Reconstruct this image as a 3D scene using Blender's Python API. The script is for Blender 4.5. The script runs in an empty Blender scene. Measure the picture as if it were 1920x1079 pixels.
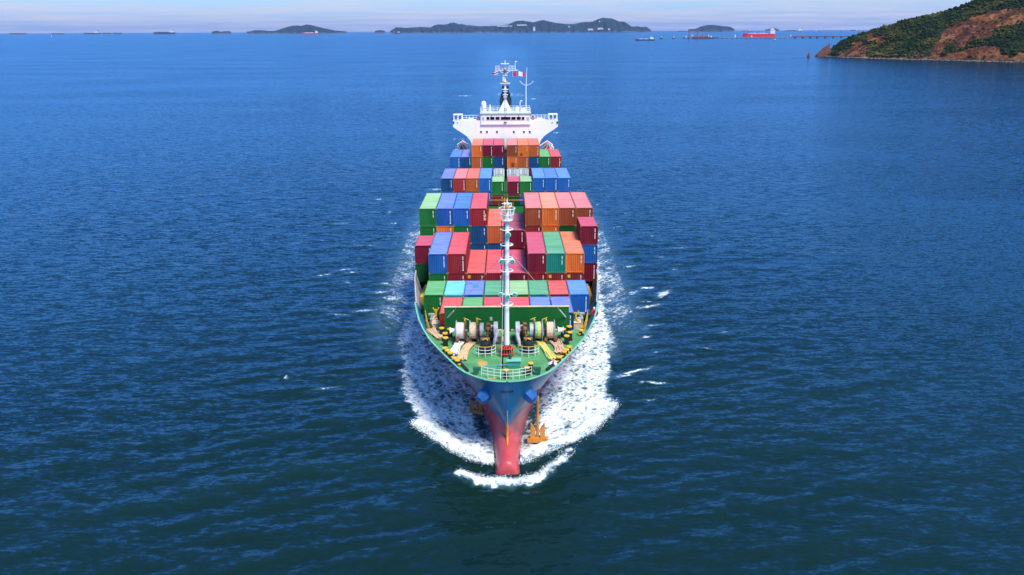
import bpy, math, random
import numpy as np
from mathutils import Vector

random.seed(7)
rng = np.random.default_rng(7)
SC = bpy.context.scene
COL = SC.collection
R = math.radians

# ------------------------------------------------------------------ camera
CAM_H, FPX, PITCH, YAW, ROLL = 40.5, 1549.1, math.atan((539.5 - 57.7) / 1549.1), 0.007, 0.004
cam_d = bpy.data.cameras.new('camera')
cam = bpy.data.objects.new('camera', cam_d)
COL.objects.link(cam)
cam_d.sensor_width = 36.0
cam_d.lens = FPX / 1920.0 * 36.0
cam_d.clip_start, cam_d.clip_end = 0.5, 90000.0


def ray(px, py):
    u, v = (px - 960) / FPX, (539.5 - py) / FPX
    cr, sr = math.cos(ROLL), math.sin(ROLL)
    u, v = u * cr + v * sr, -u * sr + v * cr
    cp, sp = math.cos(PITCH), math.sin(PITCH)
    x, y, z = u, cp + v * sp, -sp + v * cp
    cy, sy = math.cos(YAW), math.sin(YAW)
    return Vector((x * cy + y * sy, -x * sy + y * cy, z))


def atz(px, py, z=0.0):
    d = ray(px, py)
    return Vector((0, 0, CAM_H)) + d * ((z - CAM_H) / d.z)


def aty(px, py, Y):
    d = ray(px, py)
    return Vector((0, 0, CAM_H)) + d * (Y / d.y)


fw = ray(960, 539.5).normalized()
rt = (ray(1060, 539.5) - ray(860, 539.5)).normalized()
up = rt.cross(fw)
from mathutils import Matrix
cam.matrix_world = Matrix(((rt.x, up.x, -fw.x, 0), (rt.y, up.y, -fw.y, 0), (rt.z, up.z, -fw.z, CAM_H), (0, 0, 0, 1)))
SC.camera = cam

# ------------------------------------------------------------------ world, sun, exposure
SUN_DIR = Vector((0.30, -0.42, 0.855)).normalized()
elev = math.asin(SUN_DIR.z)
azim = math.atan2(SUN_DIR.x, SUN_DIR.y)
VEIL = (1.98, 2.02, 3.62, 1)
CLOUD = (3.7, 3.45, 4.0, 1)
world = bpy.data.worlds.new('World')
SC.world = world
world.use_nodes = True
wn, wl = world.node_tree.nodes, world.node_tree.links
wn.clear()
w_out = wn.new('ShaderNodeOutputWorld')
w_bg = wn.new('ShaderNodeBackground')
w_bg.inputs['Strength'].default_value = 0.11
sky = wn.new('ShaderNodeTexSky')
sky.sky_type = 'NISHITA'
sky.sun_disc = False
sky.sun_elevation = elev
sky.sun_rotation = azim
sky.air_density, sky.dust_density, sky.ozone_density = 1.0, 0.6, 3.0
# thin streaky clouds: a layer laid out on the sky dome (direction / height), fading in all round
tc = wn.new('ShaderNodeTexCoord')
sep = wn.new('ShaderNodeSeparateXYZ')
wl.new(tc.outputs['Generated'], sep.inputs[0])
zz = wn.new('ShaderNodeMath'); zz.operation = 'ADD'; zz.inputs[1].default_value = 0.035
wl.new(sep.outputs['Z'], zz.inputs[0])
zm = wn.new('ShaderNodeMath'); zm.operation = 'MAXIMUM'; zm.inputs[1].default_value = 0.01
wl.new(zz.outputs[0], zm.inputs[0])
dv = wn.new('ShaderNodeVectorMath'); dv.operation = 'DIVIDE'
cmb = wn.new('ShaderNodeCombineXYZ')
for k in range(3):
    wl.new(zm.outputs[0], cmb.inputs[k])
wl.new(tc.outputs['Generated'], dv.inputs[0]); wl.new(cmb.outputs[0], dv.inputs[1])
mp = wn.new('ShaderNodeMapping'); mp.inputs['Scale'].default_value = (0.32, 0.42, 0.0)
mp.inputs['Location'].default_value = (3.1, 1.7, 0)
wl.new(dv.outputs[0], mp.inputs[0])
cn = wn.new('ShaderNodeTexNoise'); cn.inputs['Scale'].default_value = 1.0; cn.inputs['Detail'].default_value = 7.0
cn.inputs['Roughness'].default_value = 0.6
wl.new(mp.outputs[0], cn.inputs['Vector'])
cr_ = wn.new('ShaderNodeMapRange'); cr_.inputs[1].default_value = 0.40; cr_.inputs[2].default_value = 0.64
cr_.inputs[3].default_value = 0.0; cr_.inputs[4].default_value = 0.85
wl.new(cn.outputs['Fac'], cr_.inputs[0])
tint = wn.new('ShaderNodeMixRGB'); tint.blend_type = 'MULTIPLY'; tint.inputs[0].default_value = 1.0
tint.inputs[2].default_value = (0.50, 0.88, 1.22, 1)
wl.new(sky.outputs[0], tint.inputs[1])
# pale veil that thickens towards the horizon all round, streaked by the clouds
ab = wn.new('ShaderNodeMath'); ab.operation = 'ABSOLUTE'; wl.new(sep.outputs['Z'], ab.inputs[0])
ex = wn.new('ShaderNodeMath'); ex.operation = 'MULTIPLY'; ex.inputs[1].default_value = -15.0; wl.new(ab.outputs[0], ex.inputs[0])
ee = wn.new('ShaderNodeMath'); ee.operation = 'EXPONENT'; wl.new(ex.outputs[0], ee.inputs[0])
vm = wn.new('ShaderNodeMath'); vm.operation = 'MULTIPLY_ADD'; vm.inputs[1].default_value = 0.80; vm.inputs[2].default_value = 0.03
wl.new(ee.outputs[0], vm.inputs[0])
veil = wn.new('ShaderNodeMixRGB'); veil.inputs[2].default_value = VEIL
wl.new(vm.outputs[0], veil.inputs[0]); wl.new(tint.outputs[0], veil.inputs[1])
cf = wn.new('ShaderNodeMath'); cf.operation = 'MULTIPLY'
ce = wn.new('ShaderNodeMath'); ce.operation = 'MULTIPLY_ADD'; ce.inputs[1].default_value = 0.9; ce.inputs[2].default_value = 0.12
wl.new(ee.outputs[0], ce.inputs[0])
wl.new(cr_.outputs[0], cf.inputs[0]); wl.new(ce.outputs[0], cf.inputs[1])
cmix = wn.new('ShaderNodeMixRGB'); cmix.inputs[2].default_value = CLOUD
wl.new(cf.outputs[0], cmix.inputs[0]); wl.new(veil.outputs[0], cmix.inputs[1])
wl.new(cmix.outputs[0], w_bg.inputs['Color'])
wl.new(w_bg.outputs[0], w_out.inputs['Surface'])

sun_d = bpy.data.lights.new('sun', 'SUN')
sun = bpy.data.objects.new('sun', sun_d)
COL.objects.link(sun)
sun_d.energy = 3.0
sun_d.angle = R(18.0)
sun_d.color = (1.0, 0.95, 0.84)
sun.rotation_euler = SUN_DIR.to_track_quat('Z', 'Y').to_euler()
sun.location = (60, -20, 120)

SC.view_settings.view_transform = 'Standard'
SC.view_settings.look = 'None'
SC.view_settings.exposure = 0.95
SC.view_settings.gamma = 1.0
SC.view_settings.use_curve_mapping = False
SC.render.engine = 'CYCLES'
SC.cycles.use_denoising = True
SC.cycles.max_bounces = 6
SC.cycles.volume_bounces = 0
SC.cycles.transparent_max_bounces = 6
SC.cycles.caustics_reflective = False
SC.cycles.caustics_refractive = False


# ------------------------------------------------------------------ helpers
def lin(c):
    return tuple(((v / 255.0) / 12.92 if v <= 10 else ((v / 255.0 + 0.055) / 1.055) ** 2.4) for v in c)


MATS = {}


def paint(name, rgb, rough=0.5, var=0.18, rust=0.0, scale=0.8, metal=0.0, streak=False, spec=0.5, dirt=(0.10, 0.06, 0.035), emit=None):
    """worn paint: base colour, blotchy fading, and rust / dirt in patches"""
    if name in MATS:
        return MATS[name]
    m = bpy.data.materials.new(name)
    m.use_nodes = True
    nt = m.node_tree
    n, l = nt.nodes, nt.links
    b = n['Principled BSDF']
    b.inputs['Roughness'].default_value = rough
    b.inputs['Metallic'].default_value = metal
    b.inputs['Specular IOR Level'].default_value = spec
    t = n.new('ShaderNodeTexCoord')
    oi = n.new('ShaderNodeObjectInfo')
    ml = n.new('ShaderNodeMath'); ml.operation = 'MULTIPLY'; ml.inputs[1].default_value = 61.0
    l.new(oi.outputs['Random'], ml.inputs[0])
    ad = n.new('ShaderNodeVectorMath'); ad.operation = 'ADD'
    l.new(t.outputs['Object'], ad.inputs[0]); l.new(ml.outputs[0], ad.inputs[1])
    mpn = n.new('ShaderNodeMapping')
    mpn.inputs['Scale'].default_value = scale if isinstance(scale, tuple) else (scale, scale, scale * (0.22 if streak else 1.0))
    l.new(ad.outputs[0], mpn.inputs[0])
    no = n.new('ShaderNodeTexNoise'); no.inputs['Scale'].default_value = 1.0; no.inputs['Detail'].default_value = 6.0
    no.inputs['Roughness'].default_value = 0.62
    l.new(mpn.outputs[0], no.inputs['Vector'])
    mr = n.new('ShaderNodeMapRange'); mr.inputs[1].default_value = 0.32; mr.inputs[2].default_value = 0.68
    l.new(no.outputs['Fac'], mr.inputs[0])
    mx = n.new('ShaderNodeMixRGB')
    lo = [v * (1 - var) for v in rgb]
    g = sum(rgb) / 3
    hi = [min(0.95, (v * 0.9 + g * 0.1) * (1 + var)) for v in rgb]
    mx.inputs[1].default_value = (*lo, 1); mx.inputs[2].default_value = (*hi, 1)
    l.new(mr.outputs[0], mx.inputs[0])
    out = mx.outputs[0]
    if rust > 0:
        n2 = n.new('ShaderNodeTexNoise'); n2.inputs['Scale'].default_value = 3.1; n2.inputs['Detail'].default_value = 8.0
        n2.inputs['Roughness'].default_value = 0.7
        l.new(mpn.outputs[0], n2.inputs['Vector'])
        r2 = n.new('ShaderNodeMapRange')
        r2.inputs[1].default_value = 0.74 - rust * 0.3; r2.inputs[2].default_value = 0.86 - rust * 0.3
        r2.inputs[4].default_value = 0.85
        l.new(n2.outputs['Fac'], r2.inputs[0])
        m2 = n.new('ShaderNodeMixRGB'); m2.inputs[2].default_value = (*dirt, 1)
        l.new(r2.outputs[0], m2.inputs[0]); l.new(out, m2.inputs[1])
        out = m2.outputs[0]
    l.new(out, b.inputs['Base Color'])
    MATS[name] = m
    return m


class MB:
    def __init__(self):
        self.v, self.f = [], []

    def add(self, vs, fs):
        o = len(self.v)
        self.v += [tuple(p) for p in vs]
        self.f += [tuple(i + o for i in f) for f in fs]
        return self

    def box(self, c, s, rz=0.0, ry=0.0, rx=0.0):
        pts = []
        M = Matrix.Rotation(rz, 3, 'Z') @ Matrix.Rotation(ry, 3, 'Y') @ Matrix.Rotation(rx, 3, 'X')
        for z in (-.5, .5):
            for x, y in ((-.5, -.5), (.5, -.5), (.5, .5), (-.5, .5)):
                pts.append(Vector(c) + M @ Vector((x * s[0], y * s[1], z * s[2])))
        return self.add(pts, [(3, 2, 1, 0), (4, 5, 6, 7), (0, 1, 5, 4), (1, 2, 6, 5), (2, 3, 7, 6), (3, 0, 4, 7)])

    def tube(self, pts, r, n=8, cap=True, closed=False):
        pts = [Vector(p) for p in pts]
        rs = r if isinstance(r, (list, tuple)) else [r] * len(pts)
        k = len(pts)
        prev = None
        rings = []
        for i, p in enumerate(pts):
            a = pts[(i - 1) % k] if (closed or i > 0) else p
            b = pts[(i + 1) % k] if (closed or i < k - 1) else p
            d = (b - a)
            if d.length < 1e-9:
                d = Vector((0, 0, 1))
            d.normalize()
            if prev is None:
                ref = Vector((0, 0, 1)) if abs(d.z) < 0.9 else Vector((1, 0, 0))
                x = d.cross(ref).normalized()
            else:
                x = (prev - d * prev.dot(d))
                x = x.normalized() if x.length > 1e-6 else d.orthogonal().normalized()
            prev = x
            y = d.cross(x)
            rings.append([p + (x * math.cos(2 * math.pi * j / n) + y * math.sin(2 * math.pi * j / n)) * rs[i] for j in range(n)])
        vs = [q for rg in rings for q in rg]
        fs = []
        for i in range(k if closed else k - 1):
            i2 = (i + 1) % k
            for j in range(n):
                fs.append((i * n + j, i2 * n + j, i2 * n + (j + 1) % n, i * n + (j + 1) % n)[::-1])
        if cap and not closed:
            fs.append(tuple(range(n)))
            fs.append(tuple((k - 1) * n + j for j in range(n))[::-1])
        return self.add(vs, fs)

    def lathe(self, prof, c, axis='Z', n=16):
        vs, fs = [], []
        for (r, h) in prof:
            for j in range(n):
                a = 2 * math.pi * j / n
                p = (r * math.cos(a), r * math.sin(a), h)
                if axis == 'X':
                    p = (h, r * math.cos(a), r * math.sin(a))
                elif axis == 'Y':
                    p = (r * math.cos(a), h, r * math.sin(a))
                vs.append((p[0] + c[0], p[1] + c[1], p[2] + c[2]))
        for i in range(len(prof) - 1):
            for j in range(n):
                fs.append((i * n + j, i * n + (j + 1) % n, (i + 1) * n + (j + 1) % n, (i + 1) * n + j))
        fs.append(tuple(range(n))[::-1])
        fs.append(tuple((len(prof) - 1) * n + j for j in range(n)))
        return self.add(vs, fs)

    def prism(self, poly, d0, d1, axis='Y'):
        """poly: 2-D points (a,b); extruded along axis between d0 and d1"""
        n = len(poly)
        def P(a, b, d):
            return {'Y': (a, d, b), 'Z': (a, b, d), 'X': (d, a, b)}[axis]
        vs = [P(a, b, d0) for a, b in poly] + [P(a, b, d1) for a, b in poly]
        fs = [tuple(range(n)), tuple(range(n, 2 * n))[::-1]]
        for i in range(n):
            j = (i + 1) % n
            fs.append((i, i + n, j + n, j))
        return self.add(vs, fs)

    def grid(self, rows, close_u=False):
        nr, nc = len(rows), len(rows[0])
        vs = [p for r_ in rows for p in r_]
        fs = []
        for i in range(nr - 1):
            for j in range(nc - (0 if close_u else 1)):
                fs.append((i * nc + j, i * nc + (j + 1) % nc, (i + 1) * nc + (j + 1) % nc, (i + 1) * nc + j))
        return self.add(vs, fs)

    def build(self, name, mat, parent=None, smooth=False, fix=True):
        off = world_loc(parent) if parent else Vector((0, 0, 0))
        me = bpy.data.meshes.new(name)
        me.from_pydata([(p[0] - off.x, p[1] - off.y, p[2] - off.z) for p in self.v], [], self.f)
        if fix:
            import bmesh
            bm = bmesh.new(); bm.from_mesh(me)
            bmesh.ops.recalc_face_normals(bm, faces=bm.faces)
            bm.to_mesh(me); bm.free()
        if smooth:
            me.shade_smooth()
            if smooth == 'auto':
                try:
                    me.set_sharp_from_angle(angle=R(40))
                except Exception:
                    pass
        me.materials.append(mat)
        o = bpy.data.objects.new(name, me)
        COL.objects.link(o)
        if parent:
            o.parent = parent
        return o


def world_loc(o):
    v = Vector((0, 0, 0))
    while o is not None:
        v += o.location
        o = o.parent
    return v


def tag(o, label=None, cat=None, group=None, kind=None):
    if label: o['label'] = label
    if cat: o['category'] = cat
    if group: o['group'] = group
    if kind: o['kind'] = kind
    return o


def thing(name, label, cat, loc=(0, 0, 0), group=None):
    o = bpy.data.objects.new(name, None)
    o.empty_display_size = 0.5
    COL.objects.link(o)
    o.location = loc
    return tag(o, label, cat, group)


def copy_tree(o, parent=None):
    c = o.copy()
    COL.objects.link(c)
    c.parent = parent
    for ch in list(o.children):
        copy_tree(ch, c)
    return c


def interp(x, xs, ys):
    return float(np.interp(x, xs, ys))


# ------------------------------------------------------------------ sea (one sheet, fine round the ship)
def axis_steps(lo_fine, hi_fine, step, lo, hi, growth):
    a = list(np.arange(lo_fine, hi_fine + 1e-6, step))
    s, x = step, a[-1]
    while x < hi:
        s *= growth
        x += s
        a.append(x)
    s, x = step, a[0]
    b = []
    while x > lo:
        s *= growth
        x -= s
        b.append(x)
    return np.array(b[::-1] + a)


def poly_world(pts, z=0.0):
    return np.array([[atz(px, py, z).x, atz(px, py, z).y] for px, py in pts])


def inside(poly, X, Y):
    n = len(poly)
    res = np.zeros(X.shape, bool)
    for i in range(n):
        x0, y0 = poly[i]; x1, y1 = poly[(i + 1) % n]
        c = ((y0 > Y) != (y1 > Y)) & (X < (x1 - x0) * (Y - y0) / ((y1 - y0) if abs(y1 - y0) > 1e-9 else 1e-9) + x0)
        res ^= c
    return res


def dist_line(line, X, Y):
    d = np.full(X.shape, 1e9)
    for (x0, y0), (x1, y1) in zip(line[:-1], line[1:]):
        dx, dy = x1 - x0, y1 - y0
        t = np.clip(((X - x0) * dx + (Y - y0) * dy) / (dx * dx + dy * dy + 1e-9), 0, 1)
        d = np.minimum(d, np.hypot(X - x0 - t * dx, Y - y0 - t * dy))
    return d


def vnoise(X, Y, seed):
    """smooth value noise, about 0..1"""
    xi, yi = np.floor(X).astype(np.int64), np.floor(Y).astype(np.int64)
    fx, fy = X - xi, Y - yi
    fx, fy = fx * fx * (3 - 2 * fx), fy * fy * (3 - 2 * fy)
    def h(a, b):
        n = (a * 374761393 + b * 668265263 + seed * 1442695041) & 0x7fffffff
        n = ((n ^ (n >> 13)) * 1274126177) & 0x7fffffff
        return ((n ^ (n >> 16)) & 0xffff) / 65535.0
    return (h(xi, yi) * (1 - fx) + h(xi + 1, yi) * fx) * (1 - fy) + (h(xi, yi + 1) * (1 - fx) + h(xi + 1, yi + 1) * fx) * fy


# hull half-breadths along the ship, used by the sea and by the hull
def deck_hb(Y):
    return interp(Y, [72.35, 72.42, 72.56, 72.9, 73.48, 74.43, 75.38, 77.94, 80.95, 84.5, 89.1, 92.1, 97.5, 104, 112, 118, 215, 236, 243],
                  [0, 0.7, 1.4, 2.15, 2.98, 3.97, 4.67, 5.9, 7.25, 8.68, 9.98, 10.6, 11.45, 12.2, 12.75, 12.85, 12.85, 12.3, 11.6])


def mid_hb(Y):
    return interp(Y, [73.7, 75, 79.5, 85, 90, 100, 110, 120, 130, 210, 230, 243], [0, 0.42, 1.9, 3.7, 5.4, 8.7, 11.2, 12.6, 12.85, 12.85, 12.0, 10.6])


def low_hb(Y):
    return interp(Y, [73.7, 75, 77.3, 80.8, 85, 90, 100, 110, 120, 130, 205, 225, 243], [0, 1.0, 1.5, 2.05, 2.75, 4.2, 7.8, 10.8, 12.5, 12.85, 12.85, 10.5, 6.0])


LEFT = [(921.6, 876), (885, 868), (844, 847.5), (807, 821.6), (775, 801), (776, 785), (755.6, 754), (745, 712.6), (745, 681.5), (757, 660), (753.6, 641),
        (760, 619), (766, 600), (768, 570), (770, 540), (774, 500), (780, 440), (800, 420), (830, 520), (900, 740), (926, 818), (928, 872)]
RIGHT = [(980, 874), (1025, 853), (1075, 837), (1108, 816), (1139.5, 785), (1155, 764.5), (1145, 725.6), (1155, 684), (1146, 648), (1146, 610), (1142, 575),
         (1136, 540), (1130, 500), (1124, 440), (1100, 420), (1070, 520), (1003, 740), (976, 818), (974, 872)]
CREST = [(861, 890), (885, 899), (911, 905), (944, 905), (964, 910), (989, 903), (1012.5, 895.5), (1028, 882.5), (1047.6, 871), (1072, 849)]
PATCHES = [  # stray streaks of foam either side, pixel centre, half-length m, half-width m, tilt, strength
    (606, 516, 1.6, .5, .5, .42), (640, 590, 1.5, .5, -.3, .36), (684, 583, 2.0, .8, .35, .45), (716, 548, 1.8, .9, .2, .45), (735, 560, 2.2, 1.3, .2, .52), (655, 505, 2.2, .5, .2, .32),
    (690, 460, 3.0, .6, -.2, .3), (1190, 548, 2.0, .6, .6, .36), (1212, 540, 1.5, .6, .2, .45), (1215, 575, 2.2, .9, .4, .5), (1243, 550, 2.6, .8, 1.0, .48), (1210, 632, 1.2, .4, .6, .48),
    (1185, 698, 3.2, .35, .55, .58), (1170, 706, 1.4, .3, .5, .5), (1270, 465, 2.5, .6, .1, .42), (1180, 500, 2.0, .7, .3, .3), (1300, 395, 3.5, .7, .1, .3), (1225, 610, 1.6, .5, .4, .4), (1325, 435, 2.5, .6, 0, .25),
    (560, 455, 2.5, .5, .1, .28), (640, 420, 3.0, .6, .0, .28), (1012, 185, 9, 2.5, .3, .5), (1030, 205, 7, 2.0, .2, .5), (1035, 250, 6, 1.8, .1, .45), (880, 127, 30, 5, .0, .36), (862, 262, 6, 2, .2, .5),
    (1040, 285, 6, 2, .2, .42), (848, 300, 4, 1.6, .1, .48), (835, 330, 4, 1.4, .1, .5), (822, 355, 3, 1.3, .2, .45), (1018, 165, 8, 3, .4, .4), (870, 180, 8, 2, .1, .36), (860, 215, 6, 1.6, 0, .36)]


def make_sea():
    xs = axis_steps(-26.0, 26.0, 0.21, -42000, 42000, 1.045)
    ys = axis_steps(57.0, 122.0, 0.21, -1500, 45000, 1.022)
    X, Y = np.meshgrid(xs, ys)
    dx = np.gradient(xs); dy = np.gradient(ys)
    S = np.maximum(*np.meshgrid(dx, dy))
    Z = np.zeros_like(X)
    # wind waves: many trains round one heading, each only where the mesh can carry it
    g2 = np.random.default_rng(3)
    for lam in np.geomspace(1.5, 26, 44):
        th = R(112) + g2.normal(0, 0.27)
        k = 2 * math.pi / lam
        a = 0.0047 * lam ** 0.80 * (1.0 if lam < 5 else (5 / lam) ** 1.35)
        ph = g2.uniform(0, 6.28)
        wgt = np.clip((lam / S - 3.0) / 3.0, 0, 1)
        if wgt.max() == 0:
            continue
        arg = k * (X * math.cos(th) + Y * math.sin(th)) + ph + 0.9 * np.sin(X * 0.021 * (1 + .3 * g2.normal()) + Y * 0.017 + ph)
        Z += wgt * a * (np.sin(arg) + 0.18 * np.cos(2 * arg))
    Z *= .62 + .75 * vnoise(X / 55 + .3 * Y / 55, Y / 38, 77) * np.clip(.55 + .9 * vnoise(X / 19, Y / 13, 78), 0, 1.3)
    foam = np.zeros_like(X)
    near = (np.abs(X) < 110) & (Y > 50) & (Y < 1700)
    Xn, Yn = X[near], Y[near]
    Wob = (vnoise(Xn * .9, Yn * .9, 5) - .5) * 1.0 + (vnoise(Xn * 2.3, Yn * 2.3, 9) - .5) * .55
    f = np.zeros_like(Xn); zn = np.zeros_like(Xn)
    for pts, cut in ((LEFT, 6), (RIGHT, 5)):
        P = poly_world(pts)
        ins = inside(P, Xn, Yn)
        edge = dist_line(np.vstack([P[:len(P) - 5]]), Xn, Yn)
        sd = np.where(ins, edge, -edge) + Wob
        front = dist_line(P[:5], Xn, Yn)
        aft = np.clip((Yn - 84.0) / 30.0, 0, 1)
        dens = np.clip(sd / 0.9, 0, 1) * (0.76 - 0.12 * aft) * (.98 if cut == 5 else .95)
        dens = np.maximum(dens, np.clip(sd / 0.6, 0, 1) * np.exp(-(np.maximum(front - 1.0, 0) / 2.4) ** 2) * 0.94)
        # dark slick water drawn down along the shoulder of the bow
        hb = np.interp(Yn, [73.7, 77.3, 80.8, 85, 90, 100, 110], [0.4, 1.5, 2.05, 2.75, 4.2, 7.8, 10.8])
        dh = np.abs(Xn) - hb
        slick = np.exp(-((dh - 0.7) / 0.9) ** 2) * np.exp(-((Yn - 82) / 5.0) ** 2)
        dens = dens * (1 - 0.62 * slick)
        f = np.maximum(f, dens)
        ridge = np.exp(-((front - .9) / 1.1) ** 2) * np.clip((sd + .8) / 1.2, 0, 1)
        zn += 0.62 * ridge + np.where(ins, np.clip(sd / 2, 0, 1) * ((vnoise(Xn * 1.3, Yn * 1.3, 21) - .5) * .34 + (vnoise(Xn * 2.6, Yn * 2.6, 22) - .5) * .2), 0)
    C = poly_world(CREST)
    dc = dist_line(C, Xn, Yn)
    cw = np.interp(Xn, [C[0, 0], C[2, 0], 0, C[-3, 0], C[-1, 0]], [.6, .85, .9, .6, .35])
    f = np.maximum(f, np.exp(-((dc + Wob * .8) / cw) ** 2) * (.58 + .5 * vnoise(Xn * 1.1, Yn * 1.1, 33)))
    zn += 0.34 * np.exp(-(dc / .8) ** 2)
    # hollow between crest and breaking front, beside the bulb
    zn -= 0.35 * np.exp(-((np.abs(Xn) - 2.6) / 1.2) ** 2) * np.exp(-((Yn - 70.6) / 1.3) ** 2)
    for px, py, hl, hw, tl, st in PATCHES:
        c = atz(px, py)
        u = (Xn - c.x) * math.cos(tl) + (Yn - c.y) * math.sin(tl) + Wob * hl * .3
        v = -(Xn - c.x) * math.sin(tl) + (Yn - c.y) * math.cos(tl) + Wob * hw * .9
        f = np.maximum(f, min(.8, st * 1.5) * np.exp(-(u / hl) ** 2 - (v / hw) ** 2))
    g4 = np.random.default_rng(8)
    for k in range(46):     # small broken wisps either side of the track
        sx_ = g4.choice((-1, 1)); cy_ = g4.uniform(84, 210); cx_ = sx_ * (g4.uniform(15, 30) + (cy_ - 84) * .05)
        hl, hw, tl = g4.uniform(.5, 1.8), g4.uniform(.18, .45), g4.normal(0, .35)
        u = (Xn - cx_) * math.cos(tl) + (Yn - cy_) * math.sin(tl) + Wob * .4
        v = -(Xn - cx_) * math.sin(tl) + (Yn - cy_) * math.cos(tl) + Wob * .5
        f = np.maximum(f, g4.uniform(.45, .7) * np.exp(-(u / hl) ** 2 - (v / hw) ** 2))
    # churned water along both sides and the wake astern
    side = np.exp(-((np.abs(Xn) - 13.6) / 1.6) ** 2) * np.clip((Yn - 96) / 10, 0, 1) * np.clip((260 - Yn) / 60, 0, 1) * .68
    outer = np.exp(-((np.abs(Xn) - 16.5 - (Yn - 110) * .03) / 4.0) ** 2) * np.clip((Yn - 96) / 20, 0, 1) * np.clip((230 - Yn) / 60, 0, 1) * .40
    f = np.maximum(f, np.maximum(side, outer))
    wake = np.exp(-(Xn / (15 + (Yn - 220) * .035)) ** 2) * np.clip((Yn - 190) / 60, 0, 1) * np.clip((1700 - Yn) / 1200, 0, 1) * (.14 + .34 * vnoise(Xn / 9, Yn / 40, 51) * vnoise(Xn / 4, Yn / 18, 52))
    arms = np.exp(-((np.abs(Xn + .03 * (Yn - 200)) - 17 - (Yn - 200) * .05) / (3 + (Yn - 200) * .012)) ** 2) * np.clip((Yn - 200) / 80, 0, 1) * np.clip((1500 - Yn) / 900, 0, 1) * .30 * vnoise(Xn / 6, Yn / 30, 53)
    f = np.maximum(f, np.maximum(wake, arms))
    U_, V_ = np.abs(Xn) * .67 + Yn * .74, -np.abs(Xn) * .74 + Yn * .67
    blot = vnoise(U_ * .22, V_ * .75, 31) * .5 + vnoise(U_ * .7, V_ * 2.2, 32) * .5
    inn = (f > .3) & (f < .97)
    f = np.where(inn, f + (blot - .46) * .5, f)
    foam[near] = np.clip(f, 0, 1)
    calm = np.exp(-(X / (13 + np.maximum(Y - 215, 0) * .022)) ** 4) * np.clip((Y - 205) / 220, 0, 1) * np.clip((3200 - Y) / 1800, 0, 1) * (.55 + .6 * vnoise(X / 14, Y / 120, 57))
    for sg, k_ in ((-1, .13), (1, .16), (1, .30), (-1, .26)):
        calm = np.maximum(calm, .55 * np.exp(-((X * sg - 20 - (Y - 160) * k_ + 6 * vnoise(X * 0 + .5, Y / 40, 58)) / (2.0 + np.abs(Y - 160) * .02)) ** 2) * np.clip((Y - 130) / 60, 0, 1) * np.clip((1500 - Y) / 900, 0, 1) * vnoise(X / 8, Y / 45, 59))
    Z[near] += zn
    nr, nc = X.shape
    me = bpy.data.meshes.new('sea')
    me.vertices.add(nr * nc)
    me.vertices.foreach_set('co', np.stack([X, Y, Z], -1).astype(np.float32).ravel())
    idx = np.arange(nr * nc, dtype=np.int32).reshape(nr, nc)
    q = np.stack([idx[:-1, :-1], idx[:-1, 1:], idx[1:, 1:], idx[1:, :-1]], -1).reshape(-1, 4)
    me.loops.add(q.size)
    me.loops.foreach_set('vertex_index', q.ravel())
    me.polygons.add(len(q))
    me.polygons.foreach_set('loop_start', np.arange(0, q.size, 4, dtype=np.int32))
    me.update(calc_edges=True)
    at = me.attributes.new('foam', 'FLOAT', 'POINT')
    at.data.foreach_set('value', foam.astype(np.float32).ravel())
    at = me.attributes.new('calm', 'FLOAT', 'POINT')
    at.data.foreach_set('value', np.clip(calm, 0, 1).astype(np.float32).ravel())
    me.shade_smooth()
    return me


GLOSS = (0.26, 0.54, 0.92, 1)


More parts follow.
